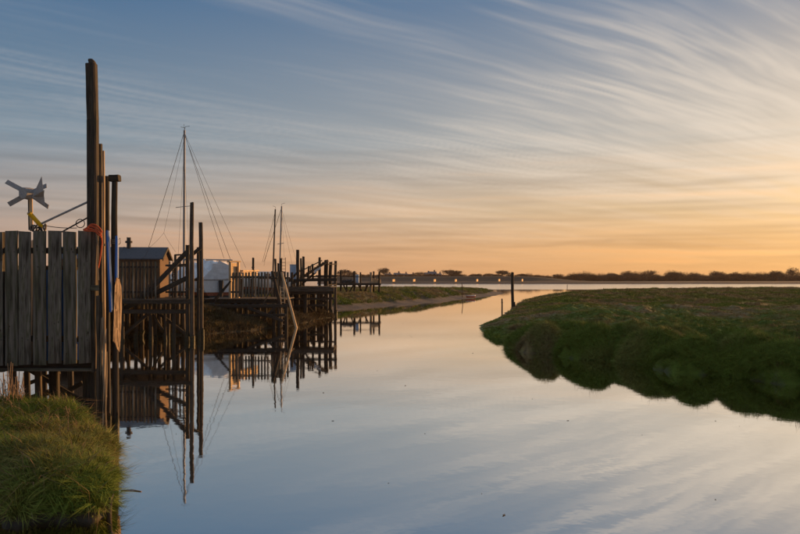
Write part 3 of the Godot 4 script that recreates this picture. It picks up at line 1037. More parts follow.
	pole("tube", sr, spot(42, 223.5, 9.6), spot(90, 201, 9.72), .014, .014, M.alloy, 8, 1, .0)
	sr = thing("grey_strut", "short grey strut just below the long one, ending at the wire loop", "strut", spot(66, 230, 9.7))
	pole("tube", sr, spot(62, 232, 9.65), spot(89, 217, 9.75), .010, .010, M.steel, 8, 1, .0)
	# wind spinner
	var ws := thing("wind_spinner", "homemade grey wind spinner with four blades and a pointed tail fin", "wind spinner", spot(31, 228, 9.6))
	var hub := spot(29, 193.5, 9.6)
	beam("mast", ws, spot(31.8, 230, 9.62), spot(31.0, 198, 9.62), .042, .02, M.fresh, 3, .03)
	beam("mast_back", ws, spot(30.8, 230, 9.65), spot(30.2, 198, 9.65), .05, .02, M.steel, 2, .03)
	put("hub", pole_mesh(.12, .085, .075, 7, 2, .05, 3), M.grey_paint, ws, Transform3D(Basis(Vector3.RIGHT, PI / 2).rotated(Vector3.UP, -.35), hub + Vector3(0, 0, -.05)))
	for e in [[6.7, 181.5, .5], [9.0, 204.5, -.5], [46.8, 185.5, -.4], [48.6, 207, .5]]:
		var tip := spot(e[0], e[1], 9.58)
		beam("blade", ws, hub.lerp(tip, .15), tip, .062, .008, M.grey_paint, 2, .03, e[2])
	st = new_st()
	var fin := [spot(42, 176, 9.5), spot(32.4, 197, 9.42), spot(45.4, 205.2, 9.5)]
	rings(st, [[fin[0] - ws.position, fin[1] - ws.position, fin[2] - ws.position], [fin[0] - ws.position + Vector3(.003, 0, .008), fin[1] - ws.position + Vector3(.003, 0, .008), fin[2] - ws.position + Vector3(.003, 0, .008)]])
	put("tail_fin", done(st), M.grey_paint, ws, Transform3D(Basis.IDENTITY, ws.position))
	st = new_st()
	fin = [spot(44.6, 190.5, 9.28), spot(33, 196.5, 9.40), spot(44, 197.5, 9.52)]
	rings(st, [[fin[0] - ws.position, fin[1] - ws.position, fin[2] - ws.position], [fin[0] - ws.position + Vector3(0, .008, .002), fin[1] - ws.position + Vector3(0, .008, .002), fin[2] - ws.position + Vector3(0, .008, .002)]])
	put("cross_fin", done(st), M.grey_paint, ws, Transform3D(Basis.IDENTITY, ws.position))
	var yp := thing("yellow_pipe", "short yellow pipe lying slantwise below the wind spinner", "pipe", spot(42, 226, 9.5))
	pole("tube", yp, spot(42, 226.5, 9.62), spot(29, 212.5, 9.46), .027, .029, M.yellow, 12, 1, .0)
	put("bore", pole_mesh(.004, .021, .021, 12, 1, 0, 2), M.wood, yp, along(spot(29, 212.5, 9.458), spot(28, 211.4, 9.447)))
	var tg := thing("tackle_heap", "dark tangle of old rope and fittings on top of the fence", "tackle", spot(38, 232, 9.55))
	for q in 7:
		var ring := []
		var c := spot(32.0 + q * 2.2, 227.5 + (q % 3) * 1.2, 9.58 + .01 * q)
		var tilt := Basis(Vector3(rng.randf(), rng.randf(), rng.randf()).normalized(), rng.randf() * 3)
		for i in 12:
			ring.append(c + tilt * (Vector3(cos(TAU * i / 11), sin(TAU * i / 11), 0) * rng.randf_range(.028, .045)))
		wire("coil", tg, ring, .011, M.steel if q % 3 else M.rope, 5)
	# a drum and boards glimpsed through the gaps
	var dr := thing("blue_drum", "blue plastic drum glimpsed through gaps in the board fence", "drum", Vector3(spot(64, 0, 9.95).x, y0 - .03, -9.95))
	put("barrel", pole_mesh(1.25, .28, .28, 18, 6, .015, 8), M.blue, dr, Transform3D(Basis.IDENTITY, dr.position))
	put("lid", pole_mesh(.04, .29, .29, 18, 1, .0, 8), M.steel, dr, Transform3D(Basis.IDENTITY, dr.position + Vector3(0, 1.25, 0)))
	var lk := thing("storage_locker", "dark timber locker standing behind the board fence", "locker", spot(52, 362, 10.3))
	for i in 9:
		var x := 22.0 + i * 8.2
		beam("board", lk, Vector3(spot(x, 0, 10.3).x, y0 - .03, -10.3), spot(x, 270 + rng.randf_range(-2, 2), 10.3), .105, .02, M.pile, 1, .04)
	beam("lid", lk, spot(16, 267, 10.55), spot(95, 267, 10.55), .03, .55, M.pile_b, 2)
	beam("side", lk, Vector3(spot(92, 0, 10.6).x, y0 - .03, -10.55), spot(92, 268.6, 10.55), .02, .5, M.pile, 1)
	var sb := thing("stored_board", "bright board standing behind the fence, seen through a gap", "board", spot(33, 300, 10.2))
	beam("plank", sb, Vector3(spot(31, 0, 10.2).x, y0 - .03, -10.2), spot(33.5, 240, 10.2), .02, .3, M.fresh, 2, .03, .55)
	sb = thing("stored_board", "pale board behind the left boards of the fence", "board", spot(4, 300, 10.2))
	beam("plank", sb, Vector3(spot(3, 0, 10.2).x, y0 - .03, -10.2), spot(4, 236, 10.2), .02, .3, M.wood, 2, .03, .55)
	# dry weeds on the bank
	var clumps := [[3.0, 6.0, "dry brown weeds at the frame's left edge below the fence"], [12.0, 5.0, "tallest clump of dry brown weeds below the fence"], [20.0, 4.0, "short dry weeds left of the leaning stilt"], [66.0, 8.0, "spindly bare twigs on the bank under the platform braces"], [88.0, 7.0, "sprawling bare twigs at the foot of the tallest pile"], [101.0, 4.0, "bare twigs on the bank below the capped pile"]]
	for ci in clumps.size():
		var cl: Array = clumps[ci]
		var dd0 := 8.7 if ci < 3 else 8.3
		var g0 := spot(cl[0], 0, dd0)
		g0.y = maxf(0, height_in(F.near, g0.x, dd0)) - .03
		var s := thing("dry_weed", cl[2], "plant", g0, "dry weeds on the foreground bank")
		for q in (9 if ci < 3 else 7):
			var dd := dd0 + rng.randf_range(-.4, .35)
			var g := spot(cl[0] + rng.randf_range(-1, 1) * cl[1], 0, dd)
			g.y = maxf(0.05, height_in(F.near, g.x, dd)) - .03
			var tip := spot(cl[0] + rng.randf_range(-1, 1) * cl[1] * 1.1, rng.randf_range(362, 392) + (8 if ci != 1 else -2), dd)
			if ci >= 3: tip = g + Vector3(rng.randf_range(-.25, .2), rng.randf_range(.08, .3), rng.randf_range(-.1, .1))
			var st2 := wire("stalk", s, [g, g.lerp(tip, .5) + Vector3(rng.randf_range(-.02, .02), .02, 0), tip], .0045, M.stem, 4)
			for e in 2:
				var f := .5 + .2 * e
				var o := Vector3(rng.randf_range(-.07, .07), rng.randf_range(.03, .09), 0)
				wire("twig", st2, [g.lerp(tip, f), g.lerp(tip, f) + o * .6 + Vector3(0, .01, 0), g.lerp(tip, f) + o], .0028, M.stem, 4)

# ---------------------------------------------------------------- jetty with the shed
func pickets(parent: Node3D, xs: Array, y0: float, y1: float, d: float, w: float, m: Array) -> void:
	var k := 0
	for x in xs:
		beam("picket", parent, spot(x + rng.randf_range(-.2, .2), y1, d), spot(x + rng.randf_range(-.25, .25), y0 + rng.randf_range(-.6, .6), d), w, .02, m[k % m.size()], 2, .08)
		k += 1

func steps(a: float, b: float, by: float) -> Array:
	var out := []
	while a <= b:
		out.append(a)
		a += by
	return out

func shed_jetty() -> void:
	var d := 23.5
	var deck := 2.0 - 21.5 * d / 750
	var j := thing("shed_jetty", "dark timber jetty on legs carrying the brown shed", "jetty", Vector3(spot(150, 0, d).x, -.6, -d))
	for i in 22:
		var dd := d - .2 + i * .2
		beam("deck_board", j, Vector3(spot(50, 0, dd).x, deck, -dd), Vector3(spot(189 + rng.randf_range(-1, 1), 0, dd).x, deck + rng.randf_range(-.01, .01), -dd), .04, .185, M.pile_b, 3, .05)
	beam("edge_beam", j, spot(56, 301.5, d - .2), spot(192, 301.5, d - .2), .14, .12, M.pile, 4)
	beam("cross_beam", j, spot(119, 311.5, d), spot(190, 311.5, d), .13, .12, M.pile, 4)
	for s in [[122, 5, 0], [136, 4, .6], [143, 4, 1.8], [150, 4, .3], [160, 4, 2.5], [169, 4, 1.2], [178, 4, 3.0], [60, 5, 0], [90, 5, 1.0], [129, 4, 2.2], [147, 3, 2.8], [155, 4, 1.0], [165, 3, .4], [174, 4, .2], [183, 4, 1.4]]:
		var dd: float = d + s[2]
		var a := spot(s[0] + rng.randf_range(-2, 2), 0, dd)
		var b := spot(s[0], 0, dd)
		a.y = -.6
		b.y = deck - .02
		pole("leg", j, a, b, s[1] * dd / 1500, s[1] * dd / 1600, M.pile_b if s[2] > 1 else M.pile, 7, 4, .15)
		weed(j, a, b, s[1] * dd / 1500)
	beam("brace", j, spot(187, 252, d - .05), spot(138, 303, d - .05), .14, .08, M.pile, 4)
	beam("brace", j, spot(187, 278, d + .1), spot(124, 309, d + .1), .15, .08, M.pile, 4)
	beam("brace", j, spot(200.5, 248, d + .3), spot(187, 259, d + .1), .11, .07, M.pile, 2)
	beam("brace", j, spot(150, 309, d + .4), spot(163, 330, d + .4), .07, .06, M.pile, 2)
	beam("brace", j, spot(124, 335, d + .3), spot(148, 314, d + .3), .09, .07, M.pile, 2)
	beam("brace", j, spot(186, 334, d + .5), spot(160, 314, d + .5), .09, .07, M.pile, 2)
	beam("rail", j, spot(166, 265.5, d + .5), spot(189, 264.5, d + .2), .06, .05, M.pile_b, 2)
	beam("rail", j, spot(166, 292, d + .5), spot(189, 292, d + .2), .06, .05, M.pile_b, 2)
	# mooring posts at its head
	for p in [[187.6, 4.2, 244.5, 23.4, "short round post left of the two tall jetty posts", M.pile], [191.9, 4.3, 202, 23.3, "tallest round mooring post at the head of the shed jetty", M.pile_b], [201.0, 4.4, 222, 24.3, "second-tallest round mooring post, right of the tallest", M.pile_b], [198.2, 3.0, 247, 24.2, "short stub lashed to the left side of the second-tallest jetty post", M.pile]]:
		var a := spot(p[0] + .6, 0, p[3])
		a.y = -.6
		var t := thing("mooring_post", p[4], "post", a, "mooring posts at the shed jetty")
		var w: float = p[1] * p[3] / 1500
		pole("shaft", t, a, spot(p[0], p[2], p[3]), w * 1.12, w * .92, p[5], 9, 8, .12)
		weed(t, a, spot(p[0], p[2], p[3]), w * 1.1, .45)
		put("band", pole_mesh(.05, w * 1.2, w * 1.2, 9, 1, .02, 3), M.steel, t, Transform3D(Basis.IDENTITY, spot(p[0] + .2, 290, p[3])))
	# picket fences on the jetty
	var f := thing("picket_fence", "thin dark picket fence in front of the brown shed", "fence", spot(138, 298, d), "picket fences")
	pickets(f, steps(104, 156, 3.7), 262, 299, d - .12, .05, [M.pile_b, M.pile, M.board_b])
	beam("rail", f, spot(102, 267, d - .08), spot(158, 267, d - .08), .06, .03, M.pile, 3)
	beam("rail", f, spot(102, 292, d - .08), spot(158, 292, d - .08), .06, .03, M.pile, 3)
	f = thing("picket_fence", "short run of sunlit pickets between the shed and the posts", "fence", spot(177, 298, d), "picket fences")
	pickets(f, steps(169.5, 187, 3.6), 262, 299, d + 1.2, .055, [M.wood, M.pile_b])
	beam("rail", f, spot(168, 266, d + 1.25), spot(188, 266, d + 1.25), .06, .03, M.wood, 2)
	beam("post", f, spot(175.5, 299, d + 1.3), spot(175.5, 254.5, d + 1.3), .07, .07, M.pile, 3)
	beam("top_rail", f, spot(175, 255, d + 1.3), spot(188, 254.5, d + 1.3), .05, .05, M.pile, 2)
	# shed
	var fl := spot(159.8, 0, 24.6)     # front right corner
	fl.y = deck + .02
	var s := thing("shed", "small brown board shed with a grey felt roof and sunlit gable", "shed", fl)
	var turn := Basis(Vector3.UP, deg_to_rad(8.0))
	var X := turn * Vector3(-1, 0, 0)
	var Z := turn * Vector3(0, 0, -1)
	var L := 3.3
	var W := 1.9
	var eh := spot(0, 258, 24.6).y - fl.y
	var rh := spot(0, 249, 24.6).y - fl.y + .03
	var n := 22
	for i in n:
		var p := fl + X * (L * (i + .5) / n)
		beam("wall_board", s, p, p + Vector3(0, eh, 0), L / n - .006, .022, M.shed, 1, .04, deg_to_rad(8))
		p += Z * W
		beam("wall_board", s, p, p + Vector3(0, eh, 0), L / n - .006, .022, M.shed, 1, .04, deg_to_rad(8))
	n = 12
	for i in n:
		var q := (i + .5) / n
		var top := lerpf(eh, rh, 1 - absf(q * 2 - 1))
		for e in [0.0, L]:
			var p: Vector3 = fl + Z * (W * q) + X * e
			beam("gable_board", s, p, p + Vector3(0, top - .02, 0), .022, W / n - .005, M.shed, 1, .04, deg_to_rad(8))
	var rf: MeshInstance3D
	for side in [0, 1]:
		var st := new_st()
		var e0: Vector3 = Z * (W * side + (.10 if side else -.10)) + Vector3(0, eh - .05, 0)
		var r0: Vector3 = Z * W * .5 + Vector3(0, rh + .03, 0)
		var q := [e0 - X * .10, e0 + X * (L + .1), r0 + X * (L + .1), r0 - X * .10]
		if side: q = [q[1], q[0], q[3], q[2]]
		var up := []
		for v in q: up.append(v + Vector3(0, .035, 0))
		rings(st, [q, up])
		rf = put("roof", done(st), M.felt, s, Transform3D(Basis.IDENTITY, fl))
		for i in 4:
			var a := fl + e0 + X * (L * (i + .6) / 4.0) + Vector3(0, .04, 0)
			var b := fl + r0 + X * (L * (i + .6) / 4.0) + Vector3(0, .04, 0)
			beam("batten", rf, a, b, .03, .012, M.felt, 1, .02)
		beam("bargeboard", s, fl + e0 - X * .115 + Vector3(0, -.01, 0), fl + r0 - X * .115 + Vector3(0, -.01, 0), .02, .09, M.pile_b, 2, .03)
	var sp := thing("stove_pipe", "stubby dark pipe standing up behind the shed roof", "pipe", Vector3(spot(129, 0, 25.2).x, 2.0, -25.2))
	pole("flue", sp, spot(129, 262, 25.3), spot(129, 237, 25.3), .075, .07, M.steel, 10, 2, .02)
	put("cowl", pole_mesh(.07, .12, .12, 10, 1, .02, 3), M.steel, sp, Transform3D(Basis.IDENTITY, spot(129, 243, 25.3)))

# ---------------------------------------------------------------- landing with the picket fence
func fence_landing() -> void:
	var d := 31.0
	var deck := spot(0, 299, d).y
	var j := thing("fence_landing", "low timber landing below the grey picket fence", "jetty", Vector3(spot(250, 0, d).x, .0, -d))
	for x in steps(206, 290, 5.6):
		beam("deck_board", j, Vector3(spot(x, 0, d).x, deck, -d + .3), Vector3(spot(x, 0, d).x, deck, -d - 2.2), .215, .04, M.pile_b, 1, .05)
	beam("edge_beam", j, spot(205, 301.5, d - .2), spot(291, 301.5, d - .2), .13, .1, M.pile, 3)
	beam("lower_beam", j, spot(180, 306.5, d - 1.2), spot(287, 306, d - .8), .14, .14, M.pile, 4)
	for s in [[210, 4], [214, 3], [222, 3], [229, 4], [236, 4], [241, 3], [247, 4], [253, 3], [259, 5], [266, 3], [274, 4], [279, 3], [286, 4]]:
		var a := spot(s[0], 0, d - .8)
		a.y = -.5
		var b := spot(s[0] + rng.randf_range(-.6, .6), 303, d - .8)
		pole("leg", j, a, b, s[1] * d / 1500, s[1] * d / 1600, M.pile, 7, 3, .15)
	beam("brace", j, spot(248, 308, d - 1), spot(283, 321, d - 1.2), .12, .08, M.pile, 2)
	beam("brace", j, spot(207, 309, d - 1), spot(236, 322, d - 1), .10, .07, M.pile, 2)
	beam("brace", j, spot(244, 322, d - 1), spot(222, 308, d - .6), .09, .07, M.pile, 2)
	beam("brace", j, spot(262, 322, d - .9), spot(276, 306, d - .9), .09, .07, M.pile, 2)
	beam("lower_beam", j, spot(206, 316, d - 1.0), spot(286, 315, d - 1.0), .10, .10, M.pile, 4)
	beam("brace", j, spot(231, 281, d - .2), spot(214, 300, d - .2), .07, .05, M.pile, 2)
	beam("brace", j, spot(229, 284, d - .3), spot(207, 312, d - .6), .05, .05, M.pile, 2)
	beam("brace", j, spot(272, 288, d - .4), spot(262, 306, d - .6), .05, .04, M.pile_b, 2)
	var f := thing("grey_picket_fence", "grey picket fence on the landing, beside the white boat", "fence", spot(252, 298, d), "picket fences")
	pickets(f, steps(233.5, 270, 3.15), 272.5, 297, d, .075, [M.board, M.board_b, M.board, M.wood])
	beam("rail", f, spot(231, 277, d + .04), spot(272, 277, d + .04), .08, .03, M.pile_b, 3)
	beam("rail", f, spot(231, 292, d + .04), spot(272, 292, d + .04), .08, .03, M.pile_b, 3)
	f = thing("grey_picket_fence", "darker close-boarded fence running right towards the leaning ladder", "fence", spot(280, 298, d), "picket fences")
	pickets(f, steps(272, 289, 2.6), 271.5, 297, d + .9, .085, [M.board_b, M.pile_b])
	beam("rail", f, spot(271, 278, d + .95), spot(290, 278, d + .95), .08, .03, M.pile_b, 2)
	beam("rail", f, spot(271, 293, d + .95), spot(290, 293, d + .95), .08, .03, M.pile_b, 2)
	# sunlit frame, timber stack, post
	var g := thing("doorway_stand", "small open frame of new timber glowing orange beside the boat", "frame", spot(234, 299, d + .6))
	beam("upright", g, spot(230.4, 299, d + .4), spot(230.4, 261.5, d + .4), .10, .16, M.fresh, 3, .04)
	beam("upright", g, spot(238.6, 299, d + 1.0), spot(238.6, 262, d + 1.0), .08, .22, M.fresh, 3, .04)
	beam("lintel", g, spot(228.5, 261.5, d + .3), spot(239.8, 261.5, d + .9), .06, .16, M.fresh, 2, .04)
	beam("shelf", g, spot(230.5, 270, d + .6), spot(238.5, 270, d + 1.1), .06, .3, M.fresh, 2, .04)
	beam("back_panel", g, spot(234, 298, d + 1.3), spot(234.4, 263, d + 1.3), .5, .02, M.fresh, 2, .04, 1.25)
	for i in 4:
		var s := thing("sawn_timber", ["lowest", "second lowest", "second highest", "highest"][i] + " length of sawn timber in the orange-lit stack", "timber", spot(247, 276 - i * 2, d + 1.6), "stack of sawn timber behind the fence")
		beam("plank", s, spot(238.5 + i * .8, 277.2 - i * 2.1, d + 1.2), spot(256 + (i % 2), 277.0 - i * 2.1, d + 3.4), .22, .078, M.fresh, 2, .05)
	var tr := thing("timber_rack", "dark trestle under the orange-lit timber stack", "trestle", spot(247, 299, d + 1.7))
	for x in [242.0, 252.0]:
		beam("leg", tr, spot(x, 299, d + 1.7), spot(x, 278.6, d + 1.7), .08, .3, M.pile_b, 1)
	var a := spot(253.2, 0, d + 2.6)
	a.y = .8
	var t := thing("mooring_post", "dark post rising behind the orange-lit timber stack", "post", a)
	pole("shaft", t, a, spot(253.2, 257.5, d + 2.6), .055, .05, M.pile, 8, 4)
	put("band", pole_mesh(.05, .065, .065, 8, 1, .02, 3), M.steel, t, Transform3D(Basis.IDENTITY, spot(253.2, 268, d + 2.6)))

# ---------------------------------------------------------------- boats
# lofted hull, x towards the bow from 0 (transom) to L
func hull_part(L: float, beam_w: float, y_lo: float, y_hi: float, top: bool) -> ArrayMesh:
	var st := new_st(true)
	var n := 14
	var half := func(f: float, y: float) -> float:
		var full := beam_w * .5 * (0.72 + .28 * sin(minf(f * 1.5, 1.0) * PI * .5)) * pow(1 - pow(f, 3.2), .8)
		return maxf(.01, full * (1 - pow(clampf((0.5 - y) / 1.1, 0, 1), 1.6)))
	var sheer := func(f: float) -> float: return .14 * pow(absf(f - .35) / .65, 2)
	for s in [-1.0, 1.0]:
		for i in n:
			for k in 4:
				var q := []
				for c in [[0, 0], [0, 1], [1, 1], [1, 0]]:
					var f: float = float(i + c[0]) / n
					var v := float(k + c[1]) / 4
					var lo := y_lo
					var hi: float = y_hi + (sheer.call(f) if top else 0.0)
					var y := lerpf(lo, hi, v)
					q.append(Vector3(f * L + y * .12 * f, y, s * half.call(f, y)))
				if s < 0: q.reverse()
				quad(st, q[3], q[2], q[1], q[0])
	st.set_smooth_group(-1)
	for k in 4:   # transom
		var a := lerpf(y_lo, y_hi, k / 4.0)
		var b := lerpf(y_lo, y_hi, (k + 1) / 4.0)
		if top and k == 3: b = y_hi + sheer.call(0.0)
		quad(st, Vector3(0, a, half.call(0.0, a)), Vector3(0, a, -half.call(0.0, a)), Vector3(0, b, -half.call(0.0, b)), Vector3(0, b, half.call(0.0, b)))
	if top:
		for i in n:
			var f := float(i) / n
			var g := float(i + 1) / n
			var yf: float = y_hi + sheer.call(f) - .01
			var yg: float = y_hi + sheer.call(g) - .01
			quad(st, Vector3(f * L + yf * .12 * f, yf, -half.call(f, yf)), Vector3(g * L + yg * .12 * g, yg, -half.call(g, yg)), Vector3(g * L + yg * .12 * g, yg, half.call(g, yg)), Vector3(f * L + yf * .12 * f, yf, half.call(f, yf)))
	return done(st)

func boat(called: String, label: String, mast: Vector3, axis: Vector3, L: float, w: float, wl: float, group := "boats laid up on the left bank") -> Node3D:
	# mast: foot position; axis: towards the bow; wl: height of the painted waterline
	var x := axis.normalized()
	var b := Basis(x, Vector3.UP, x.cross(Vector3.UP))
	var o := Vector3(mast.x, wl, mast.z) - x * L * .58
	var t := thing(called, label, "boat", Vector3(o.x, wl - .6, o.z), group)
	var xf := Transform3D(b, o)
	put("hull", hull_part(L, w, .14, .78, true), M.white, t, xf)
	put("rubbing_strake", hull_part(L * 1.003, w * 1.03, .69, .76, false), M.pile, t, xf)
	put("boot_stripe", hull_part(L * .998, w, -.02, .138, false), M.red, t, xf)
	put("bottom", hull_part(L * .99, w * .99, -.6, -.022, false), M.steel, t, xf)
	var st := new_st()
	var c0 := []
	var c1 := []
	for p in [[.36, -.30], [.66, -.24], [.70, 0.0], [.66, .24], [.36, .30]]:
		c0.append(b * Vector3(p[0] * L, .76, p[1] * w))
		c1.append(b * Vector3((p[0] if p[0] < .5 else p[0] - .03) * L, 1.13, p[1] * w * .88))
	rings(st, [c0, c1])
	var cab := put("cabin", done(st), M.white, t, Transform3D(Basis.IDENTITY, o))
	for s in [-1.0, 1.0]:
		for q in 2:
			var bm := BoxMesh.new()
			bm.size = Vector3(.5, .14, .02)
			put("cabin_window", bm, M.glass, cab, Transform3D(b, o + b * Vector3((.44 + .11 * q) * L, .96, s * w * .268)))
	return t

func boats() -> void:
	# white yacht under a cover
	var d := 40.0
	var foot := spot(184.2, 279, d)
	var axis := Vector3(-.60, 0, -.80)
	var L := 8.2
	var b := boat("sailing_boat", "white sailing boat with a pale cover and tall mast, behind the shed jetty", foot, axis, L, 2.5, spot(0, 293.5, d).y)
	var top := spot(184.6, 130, d)
	var m := pole("mast", b, foot, top, .075, .055, M.alloy, 10, 6, .01)
	wire("wind_vane", m, [top, top + Vector3(.05, .18, 0), top + Vector3(.28, .2, 0)], .012, M.steel)
	wire("aerial", m, [top, top + Vector3(-.03, .32, 0)], .008, M.steel)
	wire("wind_vane", m, [top + Vector3(.02, .12, 0), top + Vector3(-.2, .16, 0)], .012, M.steel)
	wire("spreader", b, [spot(176, 207.5, d + .6), spot(184.4, 206.5, d), spot(190, 206, d - .6)], .02, M.alloy)
	pole("boom", b, spot(184.2, 259.5, d), spot(232, 260.3, d - 3.2), .05, .045, M.alloy, 8, 1, .0)
	for s in [[183.8, 134, 148.5, 248, 42.6, .012], [184, 140, 164, 233, 41.5, .006], [164, 233, 149, 248, 42.6, .006], [164, 233, 176, 252, 40.5, .006], [184.2, 150, 178, 262, 40.8, .006], [185.0, 134, 224, 258, 37.0, .009], [185.2, 136, 231.5, 262, 37.2, .010], [185.2, 134, 246, 268, 37.4, .007], [184.8, 165, 190, 262, 39.0, .005]]:
		var dd: float = d if s[0] > 180 else 41.5
		wire("stay", b, sag(spot(s[0], s[1], dd), spot(s[2], s[3], s[4]), .05, 5), s[5], M.steel)
	# cover over the cockpit: a tent with folds
	var st := new_st()
	var x := axis.normalized()
	var bs := Basis(x, Vector3.UP, x.cross(Vector3.UP))
	var stern := Vector3(foot.x, 0, foot.z) - x * L * .58
	var nr := noise(91, 1.2, 3)
	var ring := func(q: float) -> Array:
		var out := []
		for i in 13:
			var v := i / 12.0 * 2 - 1
			var y := lerpf(2.86 - .05 * sin(q * 9) - .05 * q, 1.95 + .10 * sin(q * 15), pow(absf(v), 1.35)) + nr.get_noise_2d(q * 5, v * 4) * .22
			var z := v * (1.10 - .10 * (1 - absf(v))) + .07 * v * sin(q * 24 + v * 2) + nr.get_noise_2d(q * 7 + 30, v * 5) * .2
			out.append(stern + bs * Vector3(q * 3.6 - .05, 0, z) + Vector3(0, y, 0) - b.position)
		return out
	for k in 12:
		var r0: Array = ring.call(k / 12.0)
		var r1: Array = ring.call((k + 1) / 12.0)
		for i in 12:
			quad(st, r0[i], r0[i + 1], r1[i + 1], r1[i])
	var r0: Array = ring.call(0.0)
	for i in 12: tri(st, r0[i], Vector3(r0[6].x, 1.93 - b.position.y, r0[6].z), r0[i + 1])
	put("cover", done(st), M.tarp, b, Transform3D(Basis.IDENTITY, b.position))
	put("cover_window", timber_mesh(.34, .62, .03, 1, .02, 3), M.glass, b, Transform3D(bs, stern + bs * Vector3(2.9, 0, -1.16) + Vector3(0, 2.25, 0)))
	pole("outboard", b, stern + Vector3(.05, 1.0, .1) , stern + Vector3(.05, 1.9, .1), .09, .12, M.steel, 8, 3, .1)
	# two smaller masts farther off
	d = 49.0
	foot = spot(272.8, 281, d)
	b = boat("sailing_boat", "small boat with the left and shorter of two close masts", foot, Vector3(-.75, 0, -.66), 6.0, 2.1, 1.25)
	top = spot(275.4, 209, d)
	m = pole("mast", b, foot, top, .055, .045, M.steel, 8, 5, .02)
	wire("wind_vane", m, [top, top + Vector3(0, .15, 0), top + Vector3(-.16, .2, 0)], .01, M.steel)
	wire("stay", b, sag(spot(275.2, 212, d), spot(262.5, 262, d + 2), .04, 4), .010, M.steel)
	wire("stay", b, sag(spot(275.2, 215, d), spot(264, 266, d + 2), .04, 4), .005, M.steel)
	d = 50.5
	foot = spot(279.6, 281, d)
	b = boat("sailing_boat", "small boat with the right and taller of two close masts", foot, Vector3(.8, 0, -.6), 6.4, 2.1, 1.3)
	top = spot(281.8, 206, d)
	m = pole("mast", b, foot, top, .06, .05, M.alloy, 8, 5, .02)
	wire("wind_vane", m, [top, top + Vector3(0, .14, 0), top + Vector3(.22, .2, 0)], .01, M.steel)
	wire("spreader", b, [spot(277.5, 244, d), spot(280.8, 243.5, d), spot(284, 243, d)], .02, M.alloy)
	for s in [[281.6, 209, 298, 266, 50], [281.6, 212, 293, 268, 51], [281.2, 209, 264, 262, 52.5]]:
		wire("stay", b, sag(spot(s[0], s[1], d), spot(s[2], s[3], s[4]), .04, 4), .006 if s[2] > 280 else .014, M.steel)
	wire("stay", b, [spot(281.7, 208, d), spot(284.5, 262, d)], .005, M.steel)

# ---------------------------------------------------------------- the jetty with the gangway
func lad(t: Node3D, a: Vector3, b: Vector3, w: float, rungs: int, r: float, m: Material) -> void:
	var s := Vector3(w / 2, 0, 0)
	beam("stile", t, a - s, b - s, r * 2, r * 2, m, 2, .04)
	beam("stile", t, a + s, b + s, r * 2, r * 2, m, 2, .04)
	for i in rungs:
		var p := a.lerp(b, (i + .5) / rungs)
		beam("rung", t, p - s * .98, p + s * .98, r * 1.4, r * 1.4, m, 1, .03)

